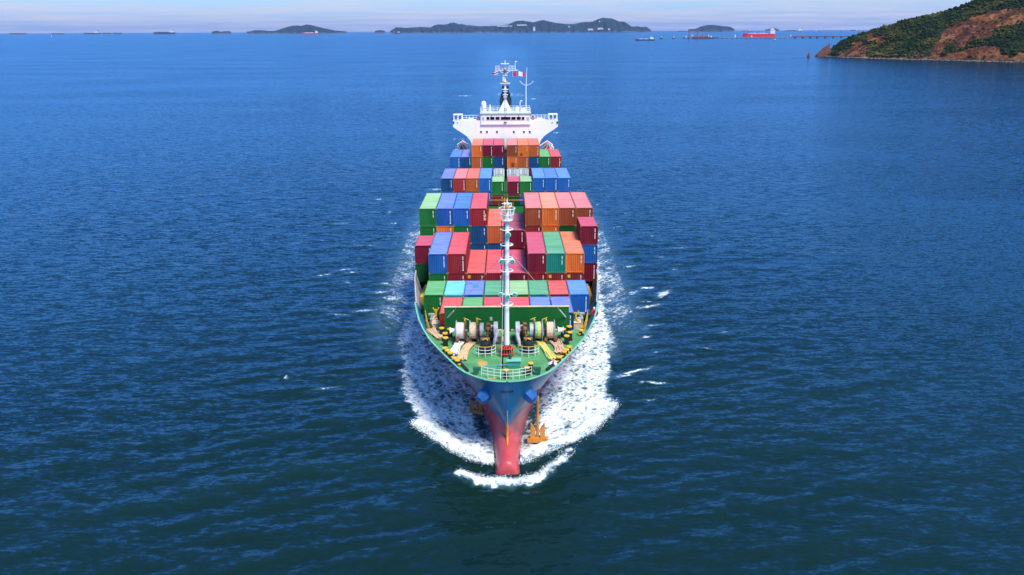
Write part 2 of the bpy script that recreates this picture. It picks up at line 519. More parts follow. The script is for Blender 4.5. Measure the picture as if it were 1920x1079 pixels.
def sea_material():
    m = bpy.data.materials.new('sea_water')
    m.use_nodes = True
    n, l = m.node_tree.nodes, m.node_tree.links
    b = n['Principled BSDF']
    out = n['Material Output']
    geo = n.new('ShaderNodeNewGeometry')

    def noise(scale_xyz, detail, rough, rot=0.0):
        mpn = n.new('ShaderNodeMapping')
        mpn.inputs['Scale'].default_value = scale_xyz
        mpn.inputs['Rotation'].default_value = (0, 0, rot)
        l.new(geo.outputs['Position'], mpn.inputs[0])
        t = n.new('ShaderNodeTexNoise')
        t.inputs['Scale'].default_value = 1.0
        t.inputs['Detail'].default_value = detail
        t.inputs['Roughness'].default_value = rough
        l.new(mpn.outputs[0], t.inputs['Vector'])
        return t

    def math_(op, a, bb=None, clamp=False):
        t = n.new('ShaderNodeMath'); t.operation = op; t.use_clamp = clamp
        for i, v in enumerate((a, bb)):
            if v is None: continue
            if isinstance(v, (int, float)): t.inputs[i].default_value = v
            else: l.new(v, t.inputs[i])
        return t.outputs[0]

    # slopes of ripples, the same field near and far
    n1 = noise((0.42, 1.45, 1.0), 5.0, 0.62, -0.28)
    n2 = noise((1.6, 3.4, 1.0), 3.0, 0.6, -0.25)
    gust = noise((0.006, 0.016, 1.0), 3.0, 0.55, 0.3)
    gm = n.new('ShaderNodeMapRange'); gm.inputs[1].default_value = 0.35; gm.inputs[2].default_value = 0.65
    gm.inputs[3].default_value = 0.7; gm.inputs[4].default_value = 1.25
    l.new(gust.outputs['Fac'], gm.inputs[0])

    def slope(tex, sx, sy):
        s = n.new('ShaderNodeVectorMath'); s.operation = 'SUBTRACT'; s.inputs[1].default_value = (.5, .5, .5)
        l.new(tex.outputs['Color'], s.inputs[0])
        q = n.new('ShaderNodeVectorMath'); q.operation = 'MULTIPLY'; q.inputs[1].default_value = (sx, sy, 0)
        l.new(s.outputs[0], q.inputs[0])
        return q.outputs[0]
    s1, s2 = slope(n1, 0.50, 0.95), slope(n2, 0.42, 0.80)
    sa = n.new('ShaderNodeVectorMath'); sa.operation = 'ADD'
    l.new(s1, sa.inputs[0]); l.new(s2, sa.inputs[1])
    sg = n.new('ShaderNodeVectorMath'); sg.operation = 'SCALE'
    ca = n.new('ShaderNodeAttribute'); ca.attribute_name = 'calm'
    l.new(sa.outputs[0], sg.inputs[0]); l.new(math_('MULTIPLY', gm.outputs[0], math_('SUBTRACT', 1.0, math_('MULTIPLY', ca.outputs['Fac'], .7))), sg.inputs['Scale'])
    na = n.new('ShaderNodeVectorMath'); na.operation = 'ADD'
    l.new(geo.outputs['Normal'], na.inputs[0]); l.new(sg.outputs[0], na.inputs[1])
    nn = n.new('ShaderNodeVectorMath'); nn.operation = 'NORMALIZE'
    l.new(na.outputs[0], nn.inputs[0])
    l.new(nn.outputs[0], b.inputs['Normal'])
    # water body: green-blue, a little milkier in broad patches
    patch = noise((0.0035, 0.010, 1.0), 4.0, 0.55, 0.2)
    pr = n.new('ShaderNodeMapRange'); pr.inputs[1].default_value = 0.36; pr.inputs[2].default_value = 0.66
    l.new(patch.outputs['Fac'], pr.inputs[0])
    body = n.new('ShaderNodeMixRGB')
    body.inputs[1].default_value = (0.0036, 0.0150, 0.0088, 1)
    body.inputs[2].default_value = (0.0060, 0.0225, 0.0155, 1)
    l.new(pr.outputs[0], body.inputs[0])
    l.new(body.outputs[0], b.inputs['Base Color'])
    b.inputs['Roughness'].default_value = 0.09
    b.inputs['IOR'].default_value = 1.36
    # foam: lace of bubbles whose cover follows the 'foam' attribute
    att = n.new('ShaderNodeAttribute'); att.attribute_name = 'foam'
    sx = n.new('ShaderNodeSeparateXYZ'); l.new(geo.outputs['Position'], sx.inputs[0])
    cx = n.new('ShaderNodeCombineXYZ'); l.new(math_('ABSOLUTE', sx.outputs[0]), cx.inputs[0]); l.new(sx.outputs[1], cx.inputs[1])
    fm_ = n.new('ShaderNodeMapping'); fm_.vector_type = 'TEXTURE'
    fm_.inputs['Rotation'].default_value = (0, 0, R(48)); fm_.inputs['Scale'].default_value = (0.95, 0.36, 1.0)
    l.new(cx.outputs[0], fm_.inputs[0])
    fa = n.new('ShaderNodeTexNoise'); fa.inputs['Scale'].default_value = 1.0; fa.inputs['Detail'].default_value = 8.0; fa.inputs['Roughness'].default_value = 0.66
    fa.inputs['Distortion'].default_value = 0.5
    l.new(fm_.outputs[0], fa.inputs['Vector'])
    vo = n.new('ShaderNodeTexVoronoi'); vo.feature = 'DISTANCE_TO_EDGE'
    wmap = n.new('ShaderNodeVectorMath'); wmap.operation = 'ADD'
    wn_ = noise((0.9, 0.9, 1.0), 4.0, 0.6)
    sc_ = n.new('ShaderNodeVectorMath'); sc_.operation = 'SCALE'; sc_.inputs['Scale'].default_value = 1.6
    l.new(wn_.outputs['Color'], sc_.inputs[0])
    l.new(geo.outputs['Position'], wmap.inputs[0]); l.new(sc_.outputs[0], wmap.inputs[1])
    l.new(wmap.outputs[0], vo.inputs['Vector'])
    vo.inputs['Scale'].default_value = 1.3
    ve = math_('MULTIPLY', vo.outputs['Distance'], 0.9)
    lace = math_('SUBTRACT', fa.outputs['Fac'], ve)             # high on cell walls
    thr = math_('SUBTRACT', 0.86, math_('MULTIPLY', att.outputs['Fac'], 0.80))
    cov = n.new('ShaderNodeMapRange')
    cov.inputs[1].default_value = -0.14; cov.inputs[2].default_value = 0.24
    l.new(math_('SUBTRACT', lace, thr), cov.inputs[0])
    gate = n.new('ShaderNodeMapRange'); gate.inputs[1].default_value = 0.12; gate.inputs[2].default_value = 0.4
    l.new(att.outputs['Fac'], gate.inputs[0])
    mask = math_('MULTIPLY', cov.outputs[0], gate.outputs[0], True)
    fb = n.new('ShaderNodeBsdfPrincipled')
    fb.inputs['Base Color'].default_value = (0.80, 0.84, 0.86, 1)
    fb.inputs['Roughness'].default_value = 0.7
    bu = n.new('ShaderNodeBump'); bu.inputs['Strength'].default_value = 0.7; bu.inputs['Distance'].default_value = 0.35
    l.new(fa.outputs['Fac'], bu.inputs['Height'])
    l.new(bu.outputs[0], fb.inputs['Normal'])
    # aerated water under the foam is paler and greener
    aer = n.new('ShaderNodeMixRGB'); aer.inputs[2].default_value = (0.10, 0.22, 0.26, 1)
    af = n.new('ShaderNodeMapRange'); af.inputs[1].default_value = 0.06; af.inputs[2].default_value = 0.95; af.inputs[4].default_value = 0.8
    l.new(att.outputs['Fac'], af.inputs[0])
    l.new(af.outputs[0], aer.inputs[0]); l.new(body.outputs[0], aer.inputs[1])
    l.new(aer.outputs[0], b.inputs['Base Color'])
    ws = n.new('ShaderNodeMixShader')
    fr = n.new('ShaderNodeFresnel'); fr.inputs['IOR'].default_value = 1.46
    gl = n.new('ShaderNodeBsdfGlossy'); gl.inputs['Color'].default_value = GLOSS; gl.inputs['Roughness'].default_value = 0.11
    l.new(nn.outputs[0], fr.inputs['Normal']); l.new(nn.outputs[0], gl.inputs['Normal'])
    b.inputs['Specular IOR Level'].default_value = 0.0
    l.new(fr.outputs[0], ws.inputs[0]); l.new(b.outputs[0], ws.inputs[1]); l.new(gl.outputs[0], ws.inputs[2])
    ms = n.new('ShaderNodeMixShader')
    l.new(mask, ms.inputs[0]); l.new(ws.outputs[0], ms.inputs[1]); l.new(fb.outputs[0], ms.inputs[2])
    l.new(ms.outputs[0], out.inputs['Surface'])
    return m


sea_me = make_sea()
sea_me.materials.append(sea_material())
sea = bpy.data.objects.new('sea', sea_me)
COL.objects.link(sea)
tag(sea, 'deep blue open sea with ripples and white foam round the bow', kind='structure')

# flying spray along the breaking fronts: thousands of drops as one mass
def make_spray():
    g = np.random.default_rng(17)
    vs, fs = [], []
    lines = [(poly_world(LEFT[:5]), 7000, .75), (poly_world(RIGHT[:6]), 7000, .75), (poly_world(CREST), 3200, .4)]
    for L, n_, hmax in lines:
        seg = np.hypot(*(L[1:] - L[:-1]).T)
        cum = np.concatenate([[0], np.cumsum(seg)])
        for k in range(n_):
            d = g.random() * cum[-1]
            i = min(len(seg) - 1, int(np.searchsorted(cum, d) - 1))
            t = (d - cum[i]) / seg[i]
            p = L[i] * (1 - t) + L[i + 1] * t
            o = g.normal(0, .27, 2) + (0, abs(g.normal(0, .5)) * (1 if hmax > .5 else .1))
            z = .25 + abs(g.normal(0, .3)) * hmax
            r = g.uniform(.008, .028)
            b0 = len(vs)
            c = (p[0] + o[0], p[1] + o[1], z)
            for dv_ in ((1, 1, 1), (-1, -1, 1), (-1, 1, -1), (1, -1, -1)):
                vs.append((c[0] + dv_[0] * r, c[1] + dv_[1] * r, c[2] + dv_[2] * r))
            fs += [(b0, b0 + 1, b0 + 2), (b0, b0 + 3, b0 + 1), (b0, b0 + 2, b0 + 3), (b0 + 1, b0 + 3, b0 + 2)]
    me = bpy.data.meshes.new('spray')
    me.from_pydata(vs, [], fs)
    me.materials.append(paint('spray_white', (.85, .88, .9), .6, .02))
    o = bpy.data.objects.new('bow_spray', me); COL.objects.link(o)
    tag(o, 'white spray thrown up along the bow wave', kind='stuff')


make_spray()

# ------------------------------------------------------------------ headland on the right, islands on the horizon
def attr_material(name, build):
    m = bpy.data.materials.new(name)
    m.use_nodes = True
    build(m.node_tree.nodes, m.node_tree.links, m.node_tree.nodes['Principled BSDF'])
    return m


def node_noise(n, l, sc, det=6, rough=.6, src=None):
    if src is None:
        src = n.new('ShaderNodeNewGeometry').outputs['Position']
    mpn = n.new('ShaderNodeMapping'); mpn.inputs['Scale'].default_value = sc
    l.new(src, mpn.inputs[0])
    t = n.new('ShaderNodeTexNoise'); t.inputs['Scale'].default_value = 1; t.inputs['Detail'].default_value = det
    t.inputs['Roughness'].default_value = rough
    l.new(mpn.outputs[0], t.inputs['Vector'])
    return t.outputs['Fac']


def node_ramp(n, l, v, stops):
    r = n.new('ShaderNodeValToRGB')
    el = r.color_ramp.elements
    while len(el) < len(stops): el.new(0.5)
    for e, (p, c) in zip(el, stops):
        e.position = p; e.color = (*c, 1)
    l.new(v, r.inputs[0])
    return r.outputs[0]


def node_mix(n, l, f, a, b):
    t = n.new('ShaderNodeMixRGB')
    for i, c in enumerate((f, a, b)):
        if isinstance(c, tuple): t.inputs[i].default_value = (*c, 1)
        elif isinstance(c, float): t.inputs[i].default_value = c
        else: l.new(c, t.inputs[i])
    return t.outputs[0]


def build_head(n, l, b):
    b.inputs['Roughness'].default_value = 0.9
    b.inputs['Specular IOR Level'].default_value = 0.2
    rock = node_ramp(n, l, node_noise(n, l, (.035, .03, .06), 10, .78), [(.34, (.010, .006, .007)), (.42, (.060, .018, .013)), (.49, (.12, .036, .018)), (.56, (.27, .095, .030)), (.66, (.36, .19, .10))])
    soil = node_ramp(n, l, node_noise(n, l, (.03, .03, .03), 6, .6), [(.35, (.008, .016, .005)), (.55, (.016, .026, .006)), (.7, (.05, .045, .012))])
    a = n.new('ShaderNodeAttribute'); a.attribute_name = 'rock'
    nb = node_noise(n, l, (.08, .08, .10), 6, .65)
    ad = n.new('ShaderNodeMath'); ad.operation = 'MULTIPLY_ADD'; ad.inputs[1].default_value = 1.3; l.new(nb, ad.inputs[0])
    sb_ = n.new('ShaderNodeMath'); sb_.operation = 'SUBTRACT'; sb_.inputs[1].default_value = .65; l.new(a.outputs['Fac'], sb_.inputs[0]); l.new(sb_.outputs[0], ad.inputs[2])
    mr = n.new('ShaderNodeMapRange'); mr.inputs[1].default_value = .46; mr.inputs[2].default_value = .54; l.new(ad.outputs[0], mr.inputs[0])
    bp_ = n.new('ShaderNodeBump'); bp_.inputs['Strength'].default_value = 1.0; bp_.inputs['Distance'].default_value = 9.0
    l.new(node_noise(n, l, (.10, .06, .07), 9, .72), bp_.inputs['Height']); l.new(bp_.outputs[0], b.inputs['Normal'])
    col = node_mix(n, l, mr.outputs[0], soil, rock)
    s = n.new('ShaderNodeSeparateXYZ'); l.new(n.new('ShaderNodeNewGeometry').outputs['Position'], s.inputs[0])
    sh = n.new('ShaderNodeMapRange'); sh.inputs[1].default_value = 5.0; sh.inputs[2].default_value = 2.0; l.new(s.outputs['Z'], sh.inputs[0])
    shore = node_ramp(n, l, node_noise(n, l, (.12, .12, .2), 6, .7), [(.40, (.035, .02, .02)), (.54, (.13, .075, .06)), (.66, (.34, .25, .22))])
    col = node_mix(n, l, sh.outputs[0], col, shore)
    l.new(col, b.inputs['Base Color'])


def build_veg(n, l, b):
    b.inputs['Roughness'].default_value = 0.85
    b.inputs['Specular IOR Level'].default_value = 0.15
    c = node_ramp(n, l, node_noise(n, l, (.035, .035, .05), 5, .6), [(.32, (.006, .016, .006)), (.46, (.012, .026, .007)), (.56, (.036, .044, .008)), (.68, (.11, .085, .014))])
    c2 = node_ramp(n, l, node_noise(n, l, (.3, .3, .3), 3, .6), [(.35, (.55, .55, .55)), (.65, (1.35, 1.35, 1.3))])
    m = n.new('ShaderNodeMixRGB'); m.blend_type = 'MULTIPLY'; m.inputs[0].default_value = 1
    l.new(c, m.inputs[1]); l.new(c2, m.inputs[2])
    l.new(m.outputs[0], b.inputs['Base Color'])


m_head = attr_material('headland_ground', build_head)
m_veg = attr_material('scrub_leaves', build_veg)


def zz(X, Y, ox, oy, k):
    return (ox + X / k, oy + Y / k)


K4 = 4.364
sil_x = [1549, 1555.6, 1571.7, 1587.7, 1608, 1626.6, 1645, 1663, 1681.6, 1709, 1732, 1755, 1778, 1805, 1860, 1920, 2050, 2300]
sil_y = [100, 95, 81, 72.5, 64.5, 56, 49, 45, 39.5, 31.5, 26, 21.5, 12.5, 2.5, -14, -32, -62, -80]
coast_x = [1530, 1545, 1600, 1700, 1800, 1920, 2050, 2300]
coast_y = [105.5, 106.5, 109.5, 112.5, 115.2, 118, 121, 124]
ROCKS = [[(1165, 450), (1180, 390), (1250, 270), (1340, 200), (1500, 145), (1640, 90), (1820, 70), (2300, 60), (2300, 170), (1830, 200), (1700, 240), (1650, 300), (1560, 320), (1450, 350), (1400, 410), (1360, 390), (1310, 350), (1250, 420), (1200, 455)],
         [(1360, 450), (1500, 400), (1560, 375), (1740, 390), (1720, 490), (1380, 490)], [(450, 470), (480, 430), (540, 350), (600, 340), (640, 400), (645, 475), (500, 488)],
         [(690, 310), (760, 290), (785, 340), (720, 375)], [(850, 290), (905, 288), (890, 328), (850, 325)], [(1035, 448), (1090, 418), (1105, 450), (1060, 475)], [(370, 440), (450, 400), (480, 410), (400, 465)],
         [(1880, 430), (1960, 440), (1960, 500), (1870, 490)], [(1180, 455), (1360, 440), (1380, 490), (1180, 480)], [(640, 290), (700, 280), (690, 330), (640, 340)], [(870, 440), (900, 440), (900, 465), (870, 465)]]
ROCKS = [np.array([(1480 + x / K4, y / K4) for x, y in p]) for p in ROCKS]


def project(P):
    v = Vector(P) - Vector((0, 0, CAM_H))
    d = v.dot(fw)
    return 960 + FPX * v.dot(rt) / d, 539.5 - FPX * v.dot(up) / d


def make_headland():
    NI, NJ = 330, 110
    pxs = np.linspace(1531, 2290, NI)
    V = np.zeros((NI, NJ, 3))
    for i, px in enumerate(pxs):
        c = atz(px, interp(px, coast_x, coast_y), 0)
        w = interp(px, [1531, 1552, 1600, 1700, 1900, 2300], [14, 40, 95, 150, 210, 260])
        dirv = Vector((c.x, c.y, 0)).normalized()
        far_ = c + dirv * w
        if px < 1549:
            zr = interp(px, [1531, 1549], [.8, 6])
        else:
            zr = aty(px, interp(px, sil_x, sil_y), far_.y).z
        zr = max(zr, .5)
        for j in range(NJ):
            t = j / (NJ - 1) * 1.6
            if t <= 1:
                prof = .10 * min(1, t / .05) + .90 * max(0, (t - .03) / .97) ** .92
                z = zr * prof
            else:
                z = zr * (1 - ((t - 1) / .6) ** 1.3 * 1.05)
            q = c + dirv * (w * (t if t < 1 else 1 + (t - 1) * 1.6))
            V[i, j] = (q.x, q.y, z - .5 * (t < .004))
    X, Y, Z = V[..., 0], V[..., 1], V[..., 2]
    tt = np.clip(np.linspace(0, 1.6, NJ), 0, 1)[None, :]
    nz = np.zeros_like(X)
    for k, (s_, a_) in enumerate(((60, 1.0), (26, .55), (11, .32), (5, .2))):
        nz += (vnoise(X / s_ + 7, (Y + Z * .8) / s_ + 3, 40 + k) - .5) * a_
    gully = np.abs(vnoise(X / 30 + 1, Y / 90, 61) - .5) * 2
    env = np.sin(np.pi * np.clip(tt * .96 + .02, 0, 1)) ** .6
    scale_h = np.minimum(1, Z.max(1, keepdims=True) / 45)
    dz = (nz * 13 - (1 - gully) * 5 + 2) * env * scale_h
    Z2 = np.maximum(Z + dz, -.5)
    V[..., 2] = np.where(Z > .2, Z2, Z)
    rock = np.zeros((NI, NJ))
    PX = np.zeros((NI, NJ)); PY = np.zeros((NI, NJ))
    for i in range(NI):
        for j in range(NJ):
            PX[i, j], PY[i, j] = project(V[i, j])
    wob = (vnoise(X / 14, (Y + Z) / 14, 71) - .5)
    for P in ROCKS:
        rock = np.maximum(rock, inside(P, PX + wob * 8, PY + wob * 5) * 1.0)
    rock[:, :3] = 1
    rock[:8, :] = 1
    rock[:, int(NJ / 1.6):] *= .3
    k_ = np.ones(3) / 3
    for _ in range(1):
        rock = (np.roll(rock, 1, 0) + rock + np.roll(rock, -1, 0)) / 3
    # rock faces are craggy
    crag = np.zeros_like(X)
    for s_, a_ in ((16, 1.), (7, .6), (3.5, .4)):
        crag += (np.abs(vnoise(X / s_, (Y * .5 + Z2) / s_, int(80 + s_)) - .5) * 2 - .4) * a_
    V[..., 2] += rock * crag * 5.0 * scale_h * (Z > 1)
    V[..., 0] += rock * crag * 2.5; V[..., 1] += rock * crag * 5.0
    idx = np.arange(NI * NJ).reshape(NI, NJ)
    q = np.stack([idx[:-1, :-1], idx[1:, :-1], idx[1:, 1:], idx[:-1, 1:]], -1).reshape(-1, 4)
    me = bpy.data.meshes.new('headland')
    me.from_pydata(V.reshape(-1, 3).tolist(), [], q.tolist())
    at = me.attributes.new('rock', 'FLOAT', 'POINT')
    at.data.foreach_set('value', rock.astype(np.float32).ravel())
    me.materials.append(m_head)
    o = bpy.data.objects.new('headland_terrain', me)
    COL.objects.link(o)
    tag(o, 'steep headland of red-brown cliffs and green scrub rising from the sea', kind='structure')
    # scrub and low trees as one mass of leafy clumps
    g3 = np.random.default_rng(11)
    vs, fs = [], []
    base = []
    for (lat, n_) in ((-.5, 5), (.25, 6), (.85, 4)):
        rr_ = math.sqrt(max(0, 1 - lat * lat))
        base.append([(rr_ * math.cos(2 * math.pi * k / n_ + lat), rr_ * math.sin(2 * math.pi * k / n_ + lat), lat) for k in range(n_)])
    bp = np.array([p for r_ in base for p in r_])
    # hull faces by brute force once
    bmx = bpy.data.meshes.new('tmp')
    import bmesh
    bm = bmesh.new()
    for p in bp: bm.verts.new(p)
    bmesh.ops.convex_hull(bm, input=bm.verts)
    bm.verts.ensure_lookup_table(); bm.verts.index_update()
    bp = np.array([v.co[:] for v in bm.verts]); bf = [tuple(v.index for v in f.verts) for f in bm.faces]
    bm.free()
    cnt = 0
    while cnt < 15000:
        i, j = int(g3.integers(4, NI - 1)), int(g3.integers(2, int(NJ * .70)))
        if rock[i, j] > .35 + .7 * (g3.random() < .07): continue
        if V[i, j, 2] < 2.5: continue
        p = V[i, j] * 1.0
        if vnoise(np.array([p[0] / 22]), np.array([(p[1] + p[2]) / 22]), 91)[0] < .30 and g3.random() < .8: continue
        r = g3.uniform(.7, 1.9) * (1.5 if g3.random() < .1 else 1)
        p += g3.normal(0, .8, 3) * (1, 1, .2)
        pts = bp * (r * g3.uniform(.8, 1.3), r * g3.uniform(.8, 1.3), r * g3.uniform(.6, 1.1)) * g3.uniform(.7, 1.2, (len(bp), 1)) + p + (0, 0, r * .35)
        o_ = len(vs)
        vs += pts.tolist(); fs += [tuple(a + o_ for a in f) for f in bf]
        cnt += 1
    me = bpy.data.meshes.new('scrub')
    me.from_pydata(vs, [], fs)
    me.materials.append(m_veg)
    o = bpy.data.objects.new('scrub_vegetation', me); COL.objects.link(o)
    tag(o, 'dense dark green scrub and low trees covering the headland', kind='stuff')
    # shore boulders
    vs, fs = [], []
    for k in range(900):
        i = int(g3.integers(2, NI - 1))
        p = V[i, 1] + g3.normal(0, 1, 3) * (2.0, 4.0, 0)
        r = g3.uniform(.5, 2.0)
        pts = bp * (r * 1.3, r, r * .7) * g3.uniform(.65, 1.25, (len(bp), 1)) + (p[0], p[1], .3)
        o_ = len(vs); vs += pts.tolist(); fs += [tuple(a + o_ for a in f) for f in bf]
    me = bpy.data.meshes.new('boulders'); me.from_pydata(vs, [], fs); me.materials.append(paint('shore_rock', (.16, .10, .085), .9, .5, .3, .25, dirt=(.04, .025, .022)))
    o = bpy.data.objects.new('shore_boulders', me); COL.objects.link(o)
    tag(o, 'pale boulders strewn along the foot of the headland', kind='stuff')
    return bp, bf


blob_p, blob_f = make_headland()
m_stack = paint('red_sea_rock', (.12, .033, .022), .9, .4, .3, .2, dirt=(.05, .02, .015))


def rock_thing(name, label, px0, px1, pyb, pts, cat='rock', group=None, depth=.8, mat=None):
    """an irregular crag: silhouette points (fraction across, height px) swept through a real depth"""
    a, b = atz(px0, pyb), atz(px1, pyb)
    W = (b - a).length
    s_ = W / (px1 - px0)
    rr = random.Random(px0)
    rows = []
    for v, k in ((-.5, 0), (-.36, .45), (-.15, .85), (0, 1.0), (.2, .85), (.4, .4), (.5, 0)):
        rows.append([(a.x + (b.x - a.x) * ((u - .5) * (1 - abs(v) * .7) + .5) + rr.uniform(-.04, .04) * W, a.y + (b.y - a.y) * u + v * W * depth + rr.uniform(-.03, .03) * W, max(-.6, h * s_ * k * rr.uniform(.85, 1.1) - .6)) for u, h in pts])
    m = MB(); m.grid(rows)
    o = m.build(name, mat or m_stack)
    return tag(o, label, cat, group)


rock_thing('sea_stack', 'dark red triangular sea stack at the tip of the headland', 1526.5, 1558, 106.3, [(0, .5), (.12, 5), (.3, 11), (.5, 17), (.72, 22), (.86, 25), (.93, 20), (1, 6)])
rock_thing('rock_pillar', 'small upright rock standing in the sea before the red stack', 1512.5, 1519, 107, [(0, 1), (.2, 5), (.5, 9.5), (.7, 6.5), (1, 1)])
SK = ['second outermost low dark rock awash off the headland', 'small rock awash just outside the widest one', 'widest low rock awash off the headland tip', 'small rock awash just inside the widest one', 'rock awash nearest the small upright pillar', 'outermost tiny rock awash off the headland']
for k, (px, w) in enumerate(((1482, 3), (1491, 2.4), (1496, 5), (1503, 3), (1507.5, 3.4), (1473, 2))):
    rock_thing('skerry', SK[k], px, px + w, 106.8, [(0, .2), (.3, 1.1), (.6, 1.5), (1, .2)], group='rocks awash off the headland')


def build_island(n, l, b):
    b.inputs['Roughness'].default_value = 0.95
    b.inputs['Specular IOR Level'].default_value = 0.1
    c = node_ramp(n, l, node_noise(n, l, (.004, .002, .012), 6, .65), [(.35, (.006, .014, .016)), (.52, (.011, .022, .022)), (.66, (.02, .03, .026)), (.75, (.05, .04, .04))])
    s = n.new('ShaderNodeSeparateXYZ'); l.new(n.new('ShaderNodeNewGeometry').outputs['Position'], s.inputs[0])
    sh = n.new('ShaderNodeMapRange'); sh.inputs[1].default_value = 26; sh.inputs[2].default_value = 10; l.new(s.outputs['Z'], sh.inputs[0])
    col = node_mix(n, l, sh.outputs[0], c, node_ramp(n, l, node_noise(n, l, (.006, .004, .03), 5, .6), [(.42, (.02, .024, .024)), (.62, (.14, .10, .10))]))
    l.new(col, b.inputs['Base Color'])


m_isle = attr_material('island_ground', build_island)
ISLE = {}


def island(label, Yd, depth, prof, seed):
    xs_ = np.linspace(prof[0][0], prof[-1][0], max(24, int((prof[-1][0] - prof[0][0]) * 1.1)))
    rows = []
    hs = {}
    jit = np.random.default_rng(seed)
    zr_all = []
    for px in xs_:
        py = interp(px, [p[0] for p in prof], [p[1] for p in prof]) + jit.normal(0, .22)
        zr_all.append(max(2.0, aty(px, py, Yd + depth).z))
    for i, px in enumerate(xs_):
        zr = zr_all[i]
        a = aty(px, 60, Yd)
        row = []
        for t in np.linspace(0, 2, 17):
            prof_t = (t ** .8 if t <= 1 else max(0, 1 - (t - 1) ** 1.6))
            yy = Yd + depth * t + (vnoise(np.array([px * .22]), np.array([t * 2.0]), seed)[0] - .5) * depth * .5
            bump = (vnoise(np.array([px * .35]), np.array([t * 5.0]), seed + 5)[0] - .5) * zr * .35 * math.sin(math.pi * min(t, 1))
            zv = zr * prof_t + bump
            if t in (0, 2): zv = -2
            row.append((a.x * yy / Yd, yy, zv))
        rows.append(row)
    m = MB(); m.grid(rows)
    o = m.build('island_hill', m_isle)
    tag(o, label, kind='structure')
    return o


island('dark wooded island with one broad hump, low on the horizon', 18000, 700, [(462, 60), (470, 59), (478, 57.3), (490, 57), (506, 58.6), (516, 58), (530, 54), (545, 49.5), (558, 48), (566, 48.8), (575, 46.3), (584, 47), (596, 50.5), (610, 54), (628, 57.4), (650, 59.5)], 5)
island('small low island left of the broad humped island', 18000, 300, [(397, 60), (402, 58.4), (408, 58), (413, 59.6), (420, 59.3), (428, 58.2), (433, 60)], 6)
MAIN_PROF = [(731, 58.8), (738, 55), (742, 51.8), (754, 52), (760, 53.2), (775, 51.6), (790, 50.8), (808, 52), (815, 47.5), (822, 46), (835, 46.5), (848, 42.8), (853, 42.5), (860, 45.8), (866, 45), (874, 47.6), (885, 48), (900, 49.4), (930, 49), (952, 46.5), (960, 43.2), (968, 39.5), (980, 39), (1000, 42.3), (1012, 38.8), (1020, 38.2),
             (1030, 40.8), (1045, 43.8), (1062, 45.6), (1075, 45.4), (1092, 42), (1110, 41.2), (1120, 36.5), (1130, 33.4), (1146, 35), (1160, 40.6), (1170, 41.2), (1178, 46.4), (1184, 50.3), (1194, 49.7), (1204, 51), (1211, 50.4), (1216, 53.5), (1221, 57)]
island('long island of wooded hills across the middle of the horizon', 18000, 900, MAIN_PROF, 7)
island('low hump of an island right of the long hilly island', 18500, 500, [(1290, 55.8), (1304, 54), (1314, 50), (1324, 47.4), (1340, 47.2), (1352, 49), (1366, 50), (1372, 52.2), (1377, 56)], 8)
island('faint sliver of land behind the red tanker', 20000, 400, [(1434, 56), (1446, 54.2), (1454, 53.6), (1460, 55.6)], 9)
island('tiny dark islet left of the long hilly island', 18000, 200, [(703, 58.9), (708, 57.2), (715, 57), (722, 58.6)], 10)

# buildings on the long island
m_bld = paint('white_wall', (.55, .55, .55), .6, .08)
m_roofr = paint('reddish_roof', (.45, .14, .12), .7, .2)


def isle_building(name, label, px0, px1, py0, py1, tower=False):
    zr = aty((px0 + px1) / 2, interp((px0 + px1) / 2, [p[0] for p in MAIN_PROF], [p[1] for p in MAIN_PROF]), 18900).z
    z = aty(px0, py1, 18000).z
    t = min(.95, max(.02, z / zr)) ** 1.25
    Y = 18000 + 900 * t - 120
    a, b = aty(px0, py1, Y), aty(px1, py0, Y)
    zb = min(a.z, 30)
    root = thing(name, label, 'building', ((a.x + b.x) / 2, Y, max(0, a.z - 4)))
    w = MB(); w.box(((a.x + b.x) / 2, Y, (a.z - 4 + b.z) / 2), (b.x - a.x, 60, b.z - a.z + 4)); w.build('wall', m_bld, root)
    r_ = MB(); r_.prism([(a.x - 3, b.z), (b.x + 3, b.z), ((a.x + b.x) / 2, b.z + (b.z - a.z) * .3)], Y - 32, Y + 32, 'Y'); r_.build('roof', m_bld if tower or py0 < 50 else m_roofr, root)


isle_building('warehouse', 'long low white building on the saddle of the long island', 932, 965, 48.4, 50.2)
isle_building('warehouse', 'white building farther along the saddle, right of the longest one', 969, 988, 46.4, 48.3)
isle_building('tower_building', 'tall white building by the shore of the long island', 999.5, 1003.5, 51.8, 58.5, True)
isle_building('house', 'white speck of a house on the hillside in the middle of the island', 1066, 1068.2, 49.4, 51.8, True)
isle_building('house', 'white speck of a house high on the tallest hill', 1123, 1125, 40, 42, True)
isle_building('harbour_shed', 'red roofed sheds at the harbour below the tallest hill', 1120, 1131, 52.5, 55.5)
isle_building('harbour_shed', 'white shed on the shore left of the red roofed sheds', 1102, 1112, 54, 57)
isle_building('harbour_shed', 'small white shed on the shore right of the red roofed sheds', 1140, 1144, 54, 56.5)

